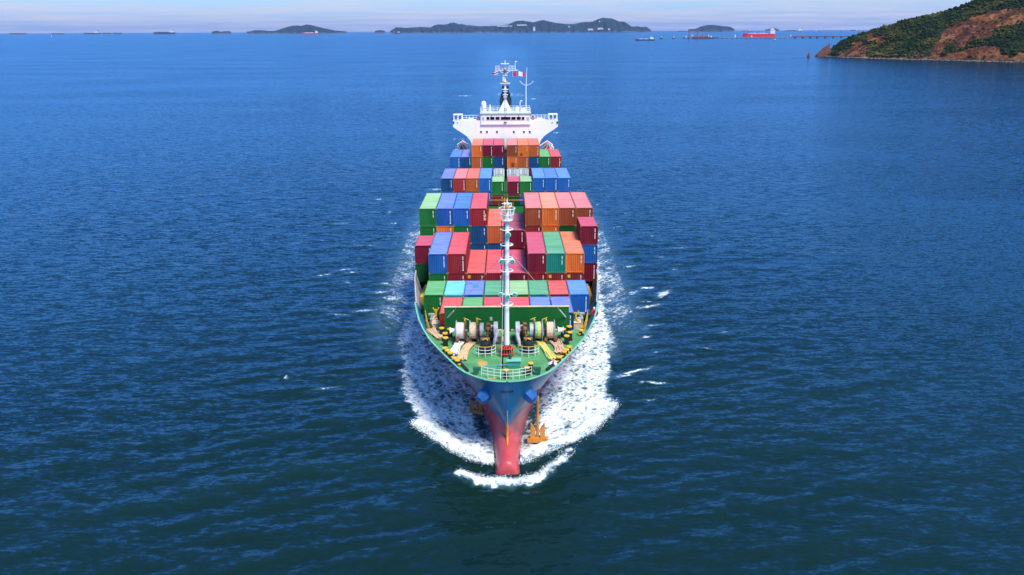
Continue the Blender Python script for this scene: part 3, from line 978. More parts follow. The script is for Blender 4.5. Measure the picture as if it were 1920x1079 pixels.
# ------------------------------------------------------------------ the container ship
DECK, LIP, MAIN = 8.2, 8.6, 6.0
m_white = paint('white_paint', (0.80, 0.80, 0.80), 0.4, 0.05, 0.04, 0.35, streak=True, dirt=(0.45, 0.36, 0.27))
m_deck = paint('green_deck_paint', (0.080, 0.27, 0.085), 0.45, 0.28, 0.28, 0.5, dirt=(0.16, 0.17, 0.05))
m_green = paint('green_bulkhead_paint', (0.007, 0.105, 0.018), 0.5, 0.12, 0.06, 0.4, streak=True, spec=.2, dirt=(.02, .07, .02))
m_lip = paint('pale_green_rail_paint', (0.16, 0.46, 0.32), 0.5, 0.15, 0.1, 0.6)
m_yellow = paint('yellow_paint', (0.62, 0.36, 0.012), 0.5, 0.15, 0.12, 2.0)
m_black = paint('black_paint', (0.012, 0.012, 0.013), 0.45, 0.3, 0.10, 2.0, dirt=(0.12, 0.05, 0.02))
m_red = paint('red_paint', (0.55, 0.025, 0.015), 0.45, 0.15, 0.0, 1.0)
m_rust = paint('rusty_iron', (0.20, 0.085, 0.028), 0.75, 0.35, 0.2, 2.2, dirt=(0.07, 0.035, 0.02))
m_anchor = paint('orange_rust_iron', (0.56, 0.20, 0.012), 0.75, 0.3, 0.12, 1.6, dirt=(0.20, 0.07, 0.015))
m_grey = paint('grey_machinery_paint', (0.36, 0.34, 0.34), 0.5, 0.25, 0.42, 1.9, dirt=(0.15, 0.08, 0.04))
m_dgrey = paint('dark_grey_paint', (0.05, 0.05, 0.055), 0.5, 0.25, 0.1, 1.2)
m_orange_deck = paint('rust_orange_deck_paint', (0.30, 0.12, 0.03), 0.6, 0.35, 0.25, 1.0, dirt=(0.06, 0.035, 0.02))
m_teal = paint('teal_lamp_paint', (0.02, 0.35, 0.27), 0.4, 0.1)
m_glass = paint('dark_window_glass', (0.012, 0.010, 0.016), 0.08, 0.1)
m_pale_glass = paint('pale_window_glass', (0.35, 0.45, 0.55), 0.1, 0.1)
m_funnel = paint('dark_teal_funnel_paint', (0.008, 0.022, 0.032), 0.45, 0.2)
m_rope_w = paint('white_rope', (0.66, 0.60, 0.58), 0.9, 0.2, 0, 4.0)
m_rope_p = paint('peach_rope', (0.68, 0.50, 0.36), 0.9, 0.2, 0, 4.0)
m_rope_t = paint('tan_rope', (0.62, 0.40, 0.20), 0.9, 0.2, 0, 4.0)
m_rope_g = paint('pale_green_rope', (0.42, 0.62, 0.40), 0.9, 0.2, 0, 4.0)
m_rope_c = paint('turquoise_rope', (0.10, 0.50, 0.48), 0.9, 0.2, 0, 4.0)
m_rope_y = paint('yellow_rope', (0.62, 0.52, 0.10), 0.9, 0.2, 0, 4.0)
m_bolster = paint('bright_blue_paint', (0.006, 0.105, 0.34), 0.45, 0.2, 0.15)
m_orange = paint('orange_lifeboat_paint', (0.75, 0.10, 0.03), 0.45, 0.1)


def hull_material():
    m = bpy.data.materials.new('hull_paint')
    m.use_nodes = True
    n, l = m.node_tree.nodes, m.node_tree.links
    b = n['Principled BSDF']
    g = n.new('ShaderNodeNewGeometry')
    sp = n.new('ShaderNodeSeparateXYZ')
    l.new(g.outputs['Position'], sp.inputs[0])

    def noise(sc, det=6, rough=.6):
        mpn = n.new('ShaderNodeMapping'); mpn.inputs['Scale'].default_value = sc
        l.new(g.outputs['Position'], mpn.inputs[0])
        t = n.new('ShaderNodeTexNoise'); t.inputs['Scale'].default_value = 1; t.inputs['Detail'].default_value = det
        t.inputs['Roughness'].default_value = rough
        l.new(mpn.outputs[0], t.inputs['Vector'])
        return t.outputs['Fac']

    def mr(v, a, bb, c=0.0, d=1.0):
        t = n.new('ShaderNodeMapRange'); t.inputs[1].default_value = a; t.inputs[2].default_value = bb
        t.inputs[3].default_value = c; t.inputs[4].default_value = d
        l.new(v, t.inputs[0]); return t.outputs[0]

    def mix(fac, a, bb):
        t = n.new('ShaderNodeMixRGB')
        l.new(fac, t.inputs[0])
        for i, c in ((1, a), (2, bb)):
            if isinstance(c, tuple): t.inputs[i].default_value = (*c, 1)
            else: l.new(c, t.inputs[i])
        return t.outputs[0]
    blot = mr(noise((.35, .25, .12)), .35, .65)
    blue = mix(blot, (0.003, 0.105, 0.24), (0.010, 0.155, 0.33))
    chalk = mr(noise((1.2, .9, .16), 8, .7), .56, .74, 0, .5)
    blue = mix(chalk, blue, (0.20, 0.27, 0.34))
    rustn = mr(noise((2.2, 1.4, .25), 8, .7), .63, .72, 0, .85)
    blue = mix(rustn, blue, (0.16, 0.07, 0.03))
    red = mix(blot, (0.42, 0.040, 0.055), (0.52, 0.085, 0.085))
    red = mix(mr(noise((1.5, 1.2, .7), 8, .7), .58, .75, 0, .5), red, (0.30, 0.03, 0.035))
    wet = mr(sp.outputs['Z'], 0.2, 0.75, 1, 0)
    line = n.new('ShaderNodeMath'); line.operation = 'GREATER_THAN'; line.inputs[1].default_value = 3.0
    l.new(sp.outputs['Z'], line.inputs[0])
    col = mix(line.outputs[0], red, blue)
    l.new(col, b.inputs['Base Color'])
    ro = n.new('ShaderNodeMath'); ro.operation = 'MULTIPLY_ADD'; ro.inputs[1].default_value = -0.25; ro.inputs[2].default_value = 0.38
    l.new(wet, ro.inputs[0])
    l.new(ro.outputs[0], b.inputs['Roughness'])
    return m


m_hull = hull_material()
ship = thing('container_ship', 'large blue container ship steaming towards the camera with a white bulbous wake at its bow', 'ship', (0, 130, 0))
ship['label'] = 'large blue and red hulled container ship with white bridge, steaming towards us through foam'

def side_hb(Y, z):
    fl = interp(Y, [73, 84, 120], [.95, .82, 1.0])
    return mid_hb(Y + 1) + (deck_hb(Y) - mid_hb(Y + 1)) * ((z - 3) / 5.6) ** fl


# hull shell
stations = [72.36, 72.45, 72.6, 72.9, 73.3, 73.72, 74.2, 74.8, 75.6, 76.6, 78, 79.5, 81.5, 84, 87, 90, 93, 97, 101, 106, 112, 118, 124, 130, 150, 180, 205, 218, 230, 238, 243]
levels = [-2.5, -1.0, 0.0, 0.8, 1.6, 2.3, 3.0, 3.7, 4.5, 5.3, 6.2, 7.0, 7.7, 8.2, 8.6]


def stem_y(z):      # forward end of the hull at height z
    return 73.7 - 1.34 * max(0.0, (z - 3.0) / 5.6) ** 1.3 if z > 3 else 73.7 + 0.05 * (3 - z)


def hull_hb(Y, z):
    d, mdl, lo = deck_hb(Y), mid_hb(Y), low_hb(Y)
    if z >= 3:
        t = (z - 3) / 5.6
        flare = 1.55 if Y < 95 else interp(Y, [95, 120], [1.55, 1.0])
        return mdl + (d - mdl) * t ** flare
    t = max(0, (3 - z) / 3.0)
    return mdl + (lo - mdl) * min(1, t)


def top_z(Y):
    return interp(Y, [72, 90, 97, 100, 243], [8.6, 8.6, 8.6, 7.2, 7.2])


hull_mb = MB()
for s in (-1, 1):
    rows = []
    for i, t in enumerate(np.linspace(0, 1, 70)):
        row = []
        for z in levels:
            y0 = stem_y(z)
            Y = y0 + (243 - y0) * t ** 2.6
            zt = min(z, top_z(Y))
            e = 1.0
            if t < 1e-6:
                hb = 0.0
            else:
                if z >= 3:      # below the deck edge the stations slide aft with the stem
                    dd = deck_hb(72.35 + (Y - y0) * (243 - 72.35) / (243 - y0))
                    mm = mid_hb(73.7 + (Y - y0) * (243 - 73.7) / (243 - y0))
                    tt = (z - 3) / 5.6
                    fl = interp(Y, [73, 84, 120], [.95, .82, 1.0])
                    hb = mm + (dd - mm) * tt ** fl
                else:
                    hb = mid_hb(Y) + (low_hb(Y) - mid_hb(Y)) * min(1, (3 - z) / 3.0)
            row.append((s * hb, Y, zt))
        rows.append(row)
    hull_mb.grid(rows)
# transom
tr = []
for s in (-1, 1):
    tr.append([(s * (low_hb(243) if z < 0 else (mid_hb(243) if z < 5 else deck_hb(243))), 243, min(z, 7.2)) for z in levels])
hull_mb.grid(tr)
hull = hull_mb.build('hull', m_hull, ship, 'auto')

# bulbous bow: blunt-nosed cylinder under the stem
bul = MB()
rows = []
for Y, a, top in [(69.98, .05, -.2), (70.0, .7, .35), (70.03, 1.0, .8), (70.12, 1.16, 1.1), (70.3, 1.24, 1.27), (70.65, 1.29, 1.38), (71.1, 1.33, 1.45), (72, 1.36, 1.6), (73, 1.36, 1.75), (74, 1.36, 2.0),
                  (75, 1.42, 2.3), (76.5, 1.5, 2.5), (79, 1.75, 2.6), (82, 2.2, 2.7)]:
    cz = -1.3
    rows.append([(a * math.cos(t) * (1 if abs(math.cos(t)) < .999 else 1), Y, cz + (top - cz) * (abs(math.sin(t)) ** .85) * (1 if math.sin(t) >= 0 else -1)) for t in np.linspace(0, 2 * math.pi, 29)[:-1]])
bul.grid(rows, True)
bulb = bul.build('bulbous_bow', m_hull, ship, 'auto')
# rusty stem bar running down the front
sb = MB()
sb.tube([(0, stem_y(z) - .03, z) for z in (5.2, 4.4, 3.7, 3.2, 2.7, 2.2)] + [(0, 73.2, 1.85), (0, 72.5, 1.7)], [.02, .05, .08, .11, .13, .13, .11, .04], 8)
sb.build('stem_bar', m_anchor, ship, True)

# decks, lips
fo = MB()
edge = [Y for Y in (72.95, 73.2, 73.5, 74, 74.6, 75.4, 76.5, 78, 80, 82.5, 85, 87.6)]
poly = [(-deck_hb(Y - .38) + .2, Y) for Y in edge] + [(deck_hb(Y - .38) - .2, Y) for Y in edge[::-1]]
fo.prism(poly, DECK - .08, DECK, 'Z')
fo.build('forecastle_deck', m_deck, ship)
md = MB()
edge = [87.7, 90, 93, 97, 101, 106, 112, 118, 160, 215, 236, 242.8]
poly = [(-side_hb(Y, 5.6) + .2, Y) for Y in edge] + [(side_hb(Y, 5.6) - .2, Y) for Y in edge[::-1]]
md.prism(poly, MAIN - .3, MAIN, 'Z')
md.build('main_deck', m_orange_deck, ship)
st = MB()
st.box((-7.4, 87.7, 7.05), (1.4, .2, 2.2)); st.box((7.4, 87.7, 7.05), (1.4, .2, 2.2)); st.box((0, 87.72, 7.0), (14.0, .16, 2.0))
st.build('deck_step', m_green, ship)
lip = MB()
for s in (-1, 1):
    prof = []
    for Y in [72.36, 72.45, 72.6, 72.9, 73.4, 74, 74.8, 75.8, 77, 79, 81.5, 84, 87, 90, 93, 96.8]:
        hb = deck_hb(Y)
        w = min(hb, .13)
        prof.append([(s * hb + s * .02, Y - .02, LIP - .05), (s * hb + s * .02, Y - .02, LIP + .03), (s * (hb - w), Y + .08, LIP + .03), (s * (hb - w - .12), Y + .3, LIP - .42)])
    lip.grid(prof)
lip.build('bulwark_rail', m_lip, ship)

# grey fins inside the hull edge abreast of the second row, and their stays
for s in (-1, 1):
    fin = MB()
    rows = []
    for Y, zt_ in ((96.4, 8.62), (98, 9.0), (100.5, 9.5), (104, 9.7), (107.5, 9.6), (109.0, 8.6)):
        hb = deck_hb(Y) - .12
        rows.append([(s * hb, Y, 6.8), (s * hb, Y, zt_), (s * (hb - .16), Y, zt_), (s * (hb - .16), Y, 6.8)])
    fin.grid(rows, True)
    for Y in (98.5, 101.5, 104.5, 107.4):
        fin.prism([(s * (deck_hb(Y) - .29), 6.1), (s * (deck_hb(Y) - .29), 9.0), (s * (deck_hb(Y) - 1.1), 6.1)], Y, Y + .12, 'Y')
    fin.build('side_fin', m_grey, ship)
    rl = MB()
    for k, Y in enumerate(np.arange(90.2, 96.5, 1.5)):
        hb = deck_hb(Y) - 1.2
        rl.tube([(s * hb, Y, MAIN), (s * hb, Y, MAIN + 1.9)], .05, 6)
    for zz_ in (1.0, 1.45, 1.9):
        rl.tube([(s * (deck_hb(Y) - 1.2), Y, MAIN + zz_) for Y in np.arange(90.2, 96.5, 1.5)], .04, 6)
    rl.build('side_railing', m_yellow, ship)
    # stowage platforms abreast of the first rows
    for c_, s_ in (((s * 8.6, 92.4, 6.55), (1.0, 2.2, 1.1)), ((s * 10.0, 99.6, 6.5), (.8, 5.0, 1.0)), ((s * 10.9, 105.4, 6.6), (.8, 4.6, 1.2))):
        pf = MB(); pf.box(c_, s_); pf.build('stowage_platform', m_yellow, ship)
    for Y in (91.2, 93.0, 96.0, 101.5, 104.5):
        hb = deck_hb(Y) - 1.9
        sp_ = MB(); sp_.box((s * hb, Y, 7.2), (.35, .35, 2.4)); sp_.box((s * hb, Y, 8.3), (.9, .25, .2))
        sp_.build('stanchion', m_grey, ship)
    dh = MB()
    dh.box((s * 8.1, 90.4, 7.6), (.9, 1.2, 1.2)); dh.box((s * 8.1, 90.4, 8.23), (1.0, 1.3, .06))
    dh.build('deck_house', paint('cream_paint', (.62, .50, .30), .5, .2, .2, 1.5), ship)
    stair = MB()
    for k in range(6):
        stair.box((s * (8.3 + .13 * k), 92.6, 6.3 + .34 * k), (.2, 1.1, .05))
    stair.box((s * 8.65, 92.0, 7.2), (1.3, .06, .2), ry=-s * .9); stair.box((s * 8.65, 93.2, 7.2), (1.3, .06, .2), ry=-s * .9)
    stair.build('stairway', m_grey, ship)

# hatch coamings and covers along the deck
for (y0, y1, zt, hw) in [(88.4, 94.9, 7.28, 8.2), (95.3, 101.8, 7.28, 10.4), (102.9, 115.6, 7.76, 10.5), (117, 129.8, 8.18, 10.6), (131.5, 143.6, 8.15, 10.6), (145, 157, 8.15, 10.6), (157.9, 170.6, 8.15, 10.6), (172, 184.6, 8.15, 10.6), (185.7, 198.6, 8.2, 10.6)]:
    h = MB()
    h.box((0, (y0 + y1) / 2, (MAIN + zt - .5) / 2), (hw * 2 - .3, y1 - y0 - .3, zt - .5 - MAIN))
    h.build('hatch_coaming', m_green, ship)
    for k in range(4):
        h = MB(); h.box((-hw + hw * (k + .5) / 2, (y0 + y1) / 2, zt - .26), (hw / 2 - .06, y1 - y0, .48))
        h.build('hatch_cover', m_green, ship)
# side stools that carry the outboard stacks
for s in (-1, 1):
    for y0, y1 in ((109.5, 115.7), (117, 129.8), (157.9, 170.6), (185.7, 198.6)):
        zt = 7.2 if y0 < 110 else 8.15
        for Y in (y0 + .2, y1 - .2):
            for xx in (10.75, 12.2):
                h = MB(); h.box((s * xx, Y, (MAIN + zt) / 2), (.35, .3, zt - MAIN - .02))
                h.build('stack_stool', m_yellow, ship)
# yellow lashing bridges across the ship between blocks
for Y, zt, hw in ((130.6, 10.6, 12.3), (116.3, 8.6, 12.2), (157.2, 9.2, 12.3)):
    b = MB()
    for X in np.linspace(-hw, hw, 10):
        b.box((X, Y, (MAIN + zt) / 2), (.16, .5, zt - MAIN))
    b.box((0, Y, zt + .06), (hw * 2, .8, .12)); b.box((0, Y, zt - 1.2), (hw * 2, .1, .1)); b.box((0, Y - .38, zt + .9), (hw * 2, .05, .06))
    b.build('lashing_bridge', m_orange_deck if Y > 120 else m_yellow, ship)
for X in (-.22, .22):
    b = MB(); b.box((X, 131.2, 10.6), (.2, .3, 8.4)); b.build('guide_post', m_yellow, ship)

# green breakwater wall ahead of the boxes
WY = 87.3
bw = MB()
bw.box((0, WY, (DECK + 11.08) / 2), (13.9, .16, 11.08 - DECK))
for X in np.linspace(-6.2, 6.2, 6):
    bw.prism([(WY + .09, DECK), (WY + .09, 10.9), (WY + .55, DECK)], X, X + .06, 'X')
wall = bw.build('breakwater', m_green, ship)
cp = MB(); cp.box((0, WY, 11.13), (14.0, .3, .08)); cp.build('capping', paint('cream_capping', (.62, .52, .28), .5, .2), wall)
lb = MB(); lb.box((-1.75, WY - .12, 9.72), (.3, .06, .42)); lb.box((-1.75, WY - .16, 9.72), (.18, .04, .26)); lb.build('notice_box', m_grey, wall)

# foremast with cage top, hoops, lamps, stays
MY = 80.3
mast = MB()
mast.tube([(0, MY, DECK), (0, MY, 12), (0.05, MY, 18), (.1, MY, 23.6)], [.29, .26, .24, .21], 14)
fm = mast.build('foremast', m_white, ship, 'auto')
ft = MB(); ft.tube([(0, MY, DECK), (0, MY, DECK + 1.15)], [.5, .4], 14); ft.build('mast_foot', m_black, fm, 'auto')
gd = MB()
for a in (-2.4, -1.9, -1.2, -.74, -1.57):
    p = (0.8 * math.cos(a), MY + .8 * math.sin(a))
    gd.tube([(p[0], p[1], DECK), (p[0], p[1], DECK + 1.0), (p[0] * .5, MY + (p[1] - MY) * .5, DECK + 1.15)], .075, 6)
for h in (.35, .95):
    gd.tube([(0.95 * math.cos(a), MY + .95 * math.sin(a), DECK + h) for a in np.linspace(-2.7, -.44, 10)], .06, 6)
gd.build('foot_guard', m_red, fm)


def ring(mb, c, r, t, n=20, squash=1.0):
    mb.tube([(c[0] + r * math.cos(a), c[1] + r * squash * math.sin(a), c[2]) for a in np.linspace(0, 2 * math.pi, n + 1)[:-1]], t, 6, closed=True)


for py in (430, 459, 484.5, 507.5, 570):
    z = aty(952, py, MY).z
    hp = MB(); ring(hp, (.05, MY, z), .62, .05)
    for a in (0, 2.1, 4.2):
        hp.tube([(.05 + .66 * math.cos(a), MY + .66 * math.sin(a), z), (.05, MY, z - .1)], .035, 5)
    hp.build('mast_hoop', m_white, fm)
cg = MB()
zc = aty(952, 413, MY).z
for r, z in ((.52, zc), (.66, zc + .6), (.8, zc + 1.2)):
    ring(cg, (.1, MY, z), r, .035)
for k in range(8):
    a, a2 = 2 * math.pi * k / 8, 2 * math.pi * (k + .5) / 8
    cg.tube([(.1 + 0.52 * math.cos(a), MY + 0.52 * math.sin(a), zc), (.1 + 0.8 * math.cos(a2), MY + 0.8 * math.sin(a2), zc + 1.2)], .028, 5)
    cg.tube([(.1 + 0.52 * math.cos(a), MY + 0.52 * math.sin(a), zc), (.1 + 0.8 * math.cos(a - .26), MY + 0.8 * math.sin(a - .26), zc + 1.2)], .028, 5)
cg.lathe([(.5, zc - .03), (.5, zc + .03)], (.1, MY, 0), 'Z', 20)
cg.build('crow_nest', m_white, fm)
tp = MB()
zt = 23.6
tp.tube([(.1, MY, zt - .4), (.1, MY, zt + 1.0)], [.16, .05], 8)
for k in range(7):
    a = 2 * math.pi * k / 7
    tp.tube([(.1, MY, zt + .1), (.1 + .45 * math.cos(a), MY + .45 * math.sin(a), zt + .3), (.1 + .5 * math.cos(a + .5), MY + .5 * math.sin(a + .5), zt + .6), (.1, MY, zt + .65)], .035, 5)
tp.build('mast_head', m_white, fm)
lt = MB(); lt.lathe([(.16, -.2), (.2, .1), (.1, .25)], (.1, MY - .35, zt + .3), 'Z', 10); lt.build('mast_light', m_anchor, fm, 'auto')
for px, py in ((940.5, 490), (961, 490), (953, 440), (939, 552), (965, 552), (952, 556)):
    p = aty(px, py, MY - .25)
    fl = MB()
    fl.tube([(p.x, p.y, p.z), (.05, MY, p.z - .1)], .05, 6)
    fl.lathe([(.06, .12), (.2, .05), (.27, -.22), (.25, -.24)], (p.x, p.y, p.z), 'Y', 12)
    f1 = fl.build('flood_lamp', m_white, fm, 'auto')
    fg = MB(); fg.lathe([(.23, -.245), (.2, -.27)], (p.x, p.y, p.z), 'Y', 12); fg.build('lens', m_teal, f1)
ld = MB()
for X in (-.55, -.3):
    ld.tube([(X, MY + .3, DECK + 1), (X + .1, MY + .3, 22.6)], .035, 5)
for z in np.arange(DECK + 1.2, 22.5, .4):
    ld.tube([(-.55, MY + .3, z), (-.3, MY + .3, z)], .025, 5)
ld.build('ladder', m_dgrey, fm)
nb = MB(); nb.box((-.42, MY - .3, 10.9), (.26, .14, .3)); nb.box((-.42, MY - .36, 10.1), (.2, .1, .4)); nb.build('lamp_box', m_yellow, fm)
m_wire = paint('pale_wire', (.62, .62, .56), .6, .1)
for s, px in ((-1, 836), (1, 1063)):
    a = aty(952 + s * 9, 478, MY)
    e = Vector((s * 6.6, WY - .15, 9.9))
    c = Vector((a.x, a.y, a.z))
    w = MB(); w.tube([c, c.lerp(e, .88)], .022, 5); w.tube([c.lerp(e, .88), e], .07, 6); w.build('stay_wire', m_wire, fm)
w = MB(); w.tube([(-.3, MY - .1, 18.5), (-.45, 77, 12.0), (-.62, 73.6, DECK + .1)], .016, 5); w.build('forestay', m_wire, fm)

# windlass and mooring winches on one line across the deck
WX = 84.2
AZ = 9.45
SCL = 17.3


def wx(px):
    return (px - 951.0) / SCL


winch_rows = []
for s in (-1, 1):
    root = thing('mooring_winch', ('windlass and mooring winch with white and tan rope drums, left of the foremast' if s < 0 else 'windlass and mooring winch with turquoise and white rope drums, right of the foremast'), 'winch', (s * 3.2, WX, DECK), 'anchor winches behind the foremast')
    X = lambda px: s * abs(wx(px if s < 0 else px))
    sh = MB(); sh.tube([(s * .5, WX, AZ), (s * 5.6, WX, AZ)], .14, 8); sh.build('shaft', m_grey, root)
    a0, a1 = s * 5.55, s * 6.15
    wh = MB(); wh.lathe([(.42, 0), (.27, .12), (.25, .45), (.42, .62)], (s * 5.85 - .31, WX, AZ), 'X', 14); wh.build('warping_head', m_white, root, 'auto')
    spec = [((5.45, 4.52), m_rope_w), ((3.98, 3.22), m_rope_p)] if s < 0 else [((5.15, 4.28), m_rope_p), ((3.85, 3.02), m_rope_c)]
    for (xa, xb), rm in spec:
        lo, hi = sorted((s * xa, s * xb))
        d = MB(); d.lathe([(.82, lo + .03), (.87, lo + .12), (.85, (lo + hi) / 2), (.9, hi - .12), (.82, hi - .03)], (0, WX, AZ), 'X', 22)
        d.build('rope_drum', rm, root, 'auto')
        tt = MB()
        for k in range(9):
            ring_x = lo + .08 + (hi - lo - .16) * k / 8
            tt.tube([(ring_x + random.uniform(-.03, .03), WX + .88 * math.cos(a), AZ + .88 * math.sin(a)) for a in np.linspace(0, 2 * math.pi, 19)[:-1]], .05, 5, closed=True)
        tt.build('rope_turns', rm, root)
        if rm is m_rope_c:
            tt = MB()
            for k in (3, 4, 5, 6):
                ring_x = lo + .08 + (hi - lo - .16) * k / 8
                tt.tube([(ring_x, WX + .9 * math.cos(a), AZ + .9 * math.sin(a)) for a in np.linspace(0, 2 * math.pi, 19)[:-1]], .055, 5, closed=True)
            tt.build('yellow_turns', m_rope_y, root)
        for xx, mt in ((xa, m_grey), (xb, m_rust if s > 0 else m_grey)):
            fl = MB(); fl.lathe([(.3, -.05), (1.1, -.05), (1.14, -.02), (1.14, .03), (1.1, .05), (.3, .05)], (s * xx, WX, AZ), 'X', 26)
            fl.build('drum_flange', m_rust if xx == xb else mt, root, 'auto')
            ft_ = MB(); ft_.prism([(WX - .75, DECK), (WX + .6, DECK), (WX + .16, AZ), (WX - .16, AZ)], s * xx - .07 - s * .14, s * xx + .07 - s * .14, 'X')
            ft_.build('pedestal', m_dgrey, root)
        ft_ = MB(); ft_.box((s * (xb - .05), WX - .05, AZ + 1.0), (.2, .35, .5), rx=.3); ft_.tube([(s * (xb - .05), WX - .1, AZ + .9), (s * (xb - .15), WX - .4, AZ + 1.5)], .05, 6)
        ft_.tube([(s * (xb - .45), WX - .45, AZ + 1.38), (s * (xb + .1), WX - .4, AZ + 1.6)], .05, 6)
        ft_.build('brake_lever', m_yellow, root)
    for r, xc_, wd, mt, nm in ((.86, 2.7, .42, m_grey, 'gear_case'), (.98, 1.18, .44, m_grey, 'gear_case')):
        g = MB(); g.lathe([(.35, -wd / 2), (r, -wd / 2), (r, wd / 2), (.35, wd / 2)], (s * xc_, WX, AZ), 'X', 12); g.box((s * xc_, WX, (DECK + AZ) / 2), (wd, 1.1, AZ - DECK)); g.build(nm, mt, root, 'auto')
    g = MB()
    g.lathe([(.5, -.26), (.98, -.22), (.62, -.08), (.62, .08), (.98, .22), (.5, .26)], (s * 1.98, WX, AZ), 'X', 20)
    for k in range(10):
        a = 2 * math.pi * k / 10
        g.box((s * 1.98, WX + .8 * math.cos(a), AZ + .8 * math.sin(a)), (.36, .16, .2), rx=a)
    g.build('chain_wheel', m_rust, root, 'auto')
    # sloping brake band / cover plate that comes forward from the gear
    sl = MB(); sl.tube([(s * 1.0, WX - .5, AZ + .2), (s * 1.28, WX - 1.6, 8.9), (s * 1.42, WX - 2.6, 8.55)], [.22, .2, .1], 8); sl.build('chain_guard', m_grey, root)
    for k_, (xx, yy, sz, mt_) in enumerate(((4.9, .95, (.7, .9, 1.0), m_rust), (3.4, .95, (.9, .8, .9), m_dgrey), (2.5, -.85, (.35, .5, .8), m_dgrey), (1.5, .9, (.8, .9, 1.2), m_grey), (5.3, -.8, (.25, .4, .7), m_rust), (4.2, -.8, (.22, .4, .6), m_rust))):
        mo = MB(); mo.box((s * xx, WX + yy, DECK + .2 + sz[2] / 2), sz); mo.lathe([(sz[1] * .42, -.12), (sz[1] * .42, .12)], (s * xx, WX + yy - sz[1] * .5, DECK + .2 + sz[2] * .6), 'Y', 10)
        mo.build('gear_motor', mt_, root, 'auto')
    bd = MB(); bd.box((s * 3.2, WX, DECK + .1), (5.4, 1.9, .2)); bd.build('bed_plate', m_dgrey, root)
    # chain: links running to the hawse pipe
    ch = MB()
    for k in range(13):
        t = k / 12
        c = Vector((s * 1.98, WX - .7, AZ + .35)).lerp(Vector((s * 2.22, 80.9, 8.75)), t)
        if k % 2:
            ch.box(c, (.1, .34, .26), rx=-.2)
        else:
            ch.box(c, (.28, .34, .1), rx=-.2)
    ch.build('anchor_chain', m_rust, root)

# hawse pipe mouths with half-round guard rails
for s in (-1, 1):
    root = thing('hawse_pipe', 'black hawse pipe with half round white guard rail, %s the red mast foot' % ('left of' if s < 0 else 'right of'), 'hawse pipe', (s * 2.25, 80.4, DECK), 'hawse pipes on the forecastle')
    p = MB(); p.lathe([(.62, 0), (.6, 1.1), (.5, 1.35), (.36, 1.35), (.34, .2)], (s * 2.25, 80.9, DECK), 'Z', 16); p.build('pipe_mouth', m_black, root, 'auto')
    pb = MB(); pb.box((s * 2.25, 81.6, DECK + 1.0), (.9, .6, .5), rx=.5); pb.build('chain_stopper', m_rust, root)
    yb = MB(); yb.tube([(s * 2.0, 80.9, DECK + 1.36), (s * 2.2, 80.75, DECK + 1.6), (s * 2.5, 80.9, DECK + 1.4)], .09, 6); yb.build('stopper_handle', m_yellow, root)
    rl = MB()
    arc = [(s * 2.25 + 1.12 * math.cos(a), 80.5 + .95 * math.sin(a)) for a in np.linspace(math.pi + .25, 2 * math.pi - .25, 9)]
    for h in (.4, .75):
        rl.tube([(x, y, DECK + h) for x, y in arc], .024, 6)
    for i in (0, 2, 4, 6, 8):
        rl.tube([(arc[i][0], arc[i][1], DECK), (arc[i][0], arc[i][1], DECK + 1.12)], .03, 6)
    rl.build('guard_rail', m_white, root)
    yr = MB(); yr.tube([(x, y, DECK + 1.12) for x, y in arc], .035, 6); yr.build('top_rail', m_yellow, root)

# bollards
bol_i = 0


def bollard(x, y, label, r=.26, h=.85, group='mooring bollards on the forecastle'):
    root = thing('bollard', label, 'bollard', (x, y, DECK), group)
    b = MB(); b.lathe([(r * 1.25, 0), (r * 1.25, .06), (r, .08), (r, h)], (x, y, DECK), 'Z', 14); b.build('post', m_black, root, 'auto')
    c = MB(); c.lathe([(r * 1.18, h), (r * 1.22, h + .05), (r * 1.18, h + .11), (r * .6, h + .13)], (x, y, DECK), 'Z', 14); c.build('cap', m_yellow, root, 'auto')


for s, sd in ((-1, 'left'), (1, 'right')):
    for px, py, d in (((828.5, 630, 'beside the tan rope heap'), (835, 640, 'second from the tan rope heap'), (835.5, 648.5, 'forward of its pair'), (844, 632, 'nearest the winch drum')) if s < 0 else
                      ((1067, 627, 'aft of its pair'), (1068.5, 638, 'outboard of its pair'), (1062.5, 645, 'forward beside the pink rope heap'), (1055.5, 632, 'nearest the winch drum'))):
        p = atz(px, py, DECK)
        bollard(p.x, p.y, f'black bollard with yellow cap, {d}, {sd} deck side')
# roller fairleads along the edge
for s, sd in ((-1, 'left'), (1, 'right')):
    pts = [(834, 657), (839.5, 661.5), (844.5, 666), (852.5, 676), (857.5, 680)] if s < 0 else [(1067, 655), (1062, 660), (1057.5, 664), (1048.5, 674), (1089, 623.5)]
    for k, (px, py) in enumerate(pts):
        p = atz(px, py, DECK + .3)
        ordn = ('aftmost', 'second', 'middle', 'fourth', 'foremost')[k] if s < 0 else ('second', 'third', 'fourth', 'foremost', 'aftmost')[k]
        root = thing('fairlead_roller', f'{ordn} yellow topped roller along the {sd} bulwark', 'fairlead', (p.x, p.y, DECK), 'roller fairleads along the bulwark')
        b = MB(); b.lathe([(.36, 0), (.36, .12), (.2, .18), (.18, .42), (.26, .5)], (p.x, p.y, DECK), 'Z', 12); b.build('roller', m_black, root, 'auto')
        c = MB(); c.lathe([(.3, .5), (.3, .6), (.12, .64)], (p.x, p.y, DECK), 'Z', 12); c.box((p.x, p.y, DECK + .16), (.85, .3, .1), rz=s * .75); c.build('cap', m_yellow, root, 'auto')
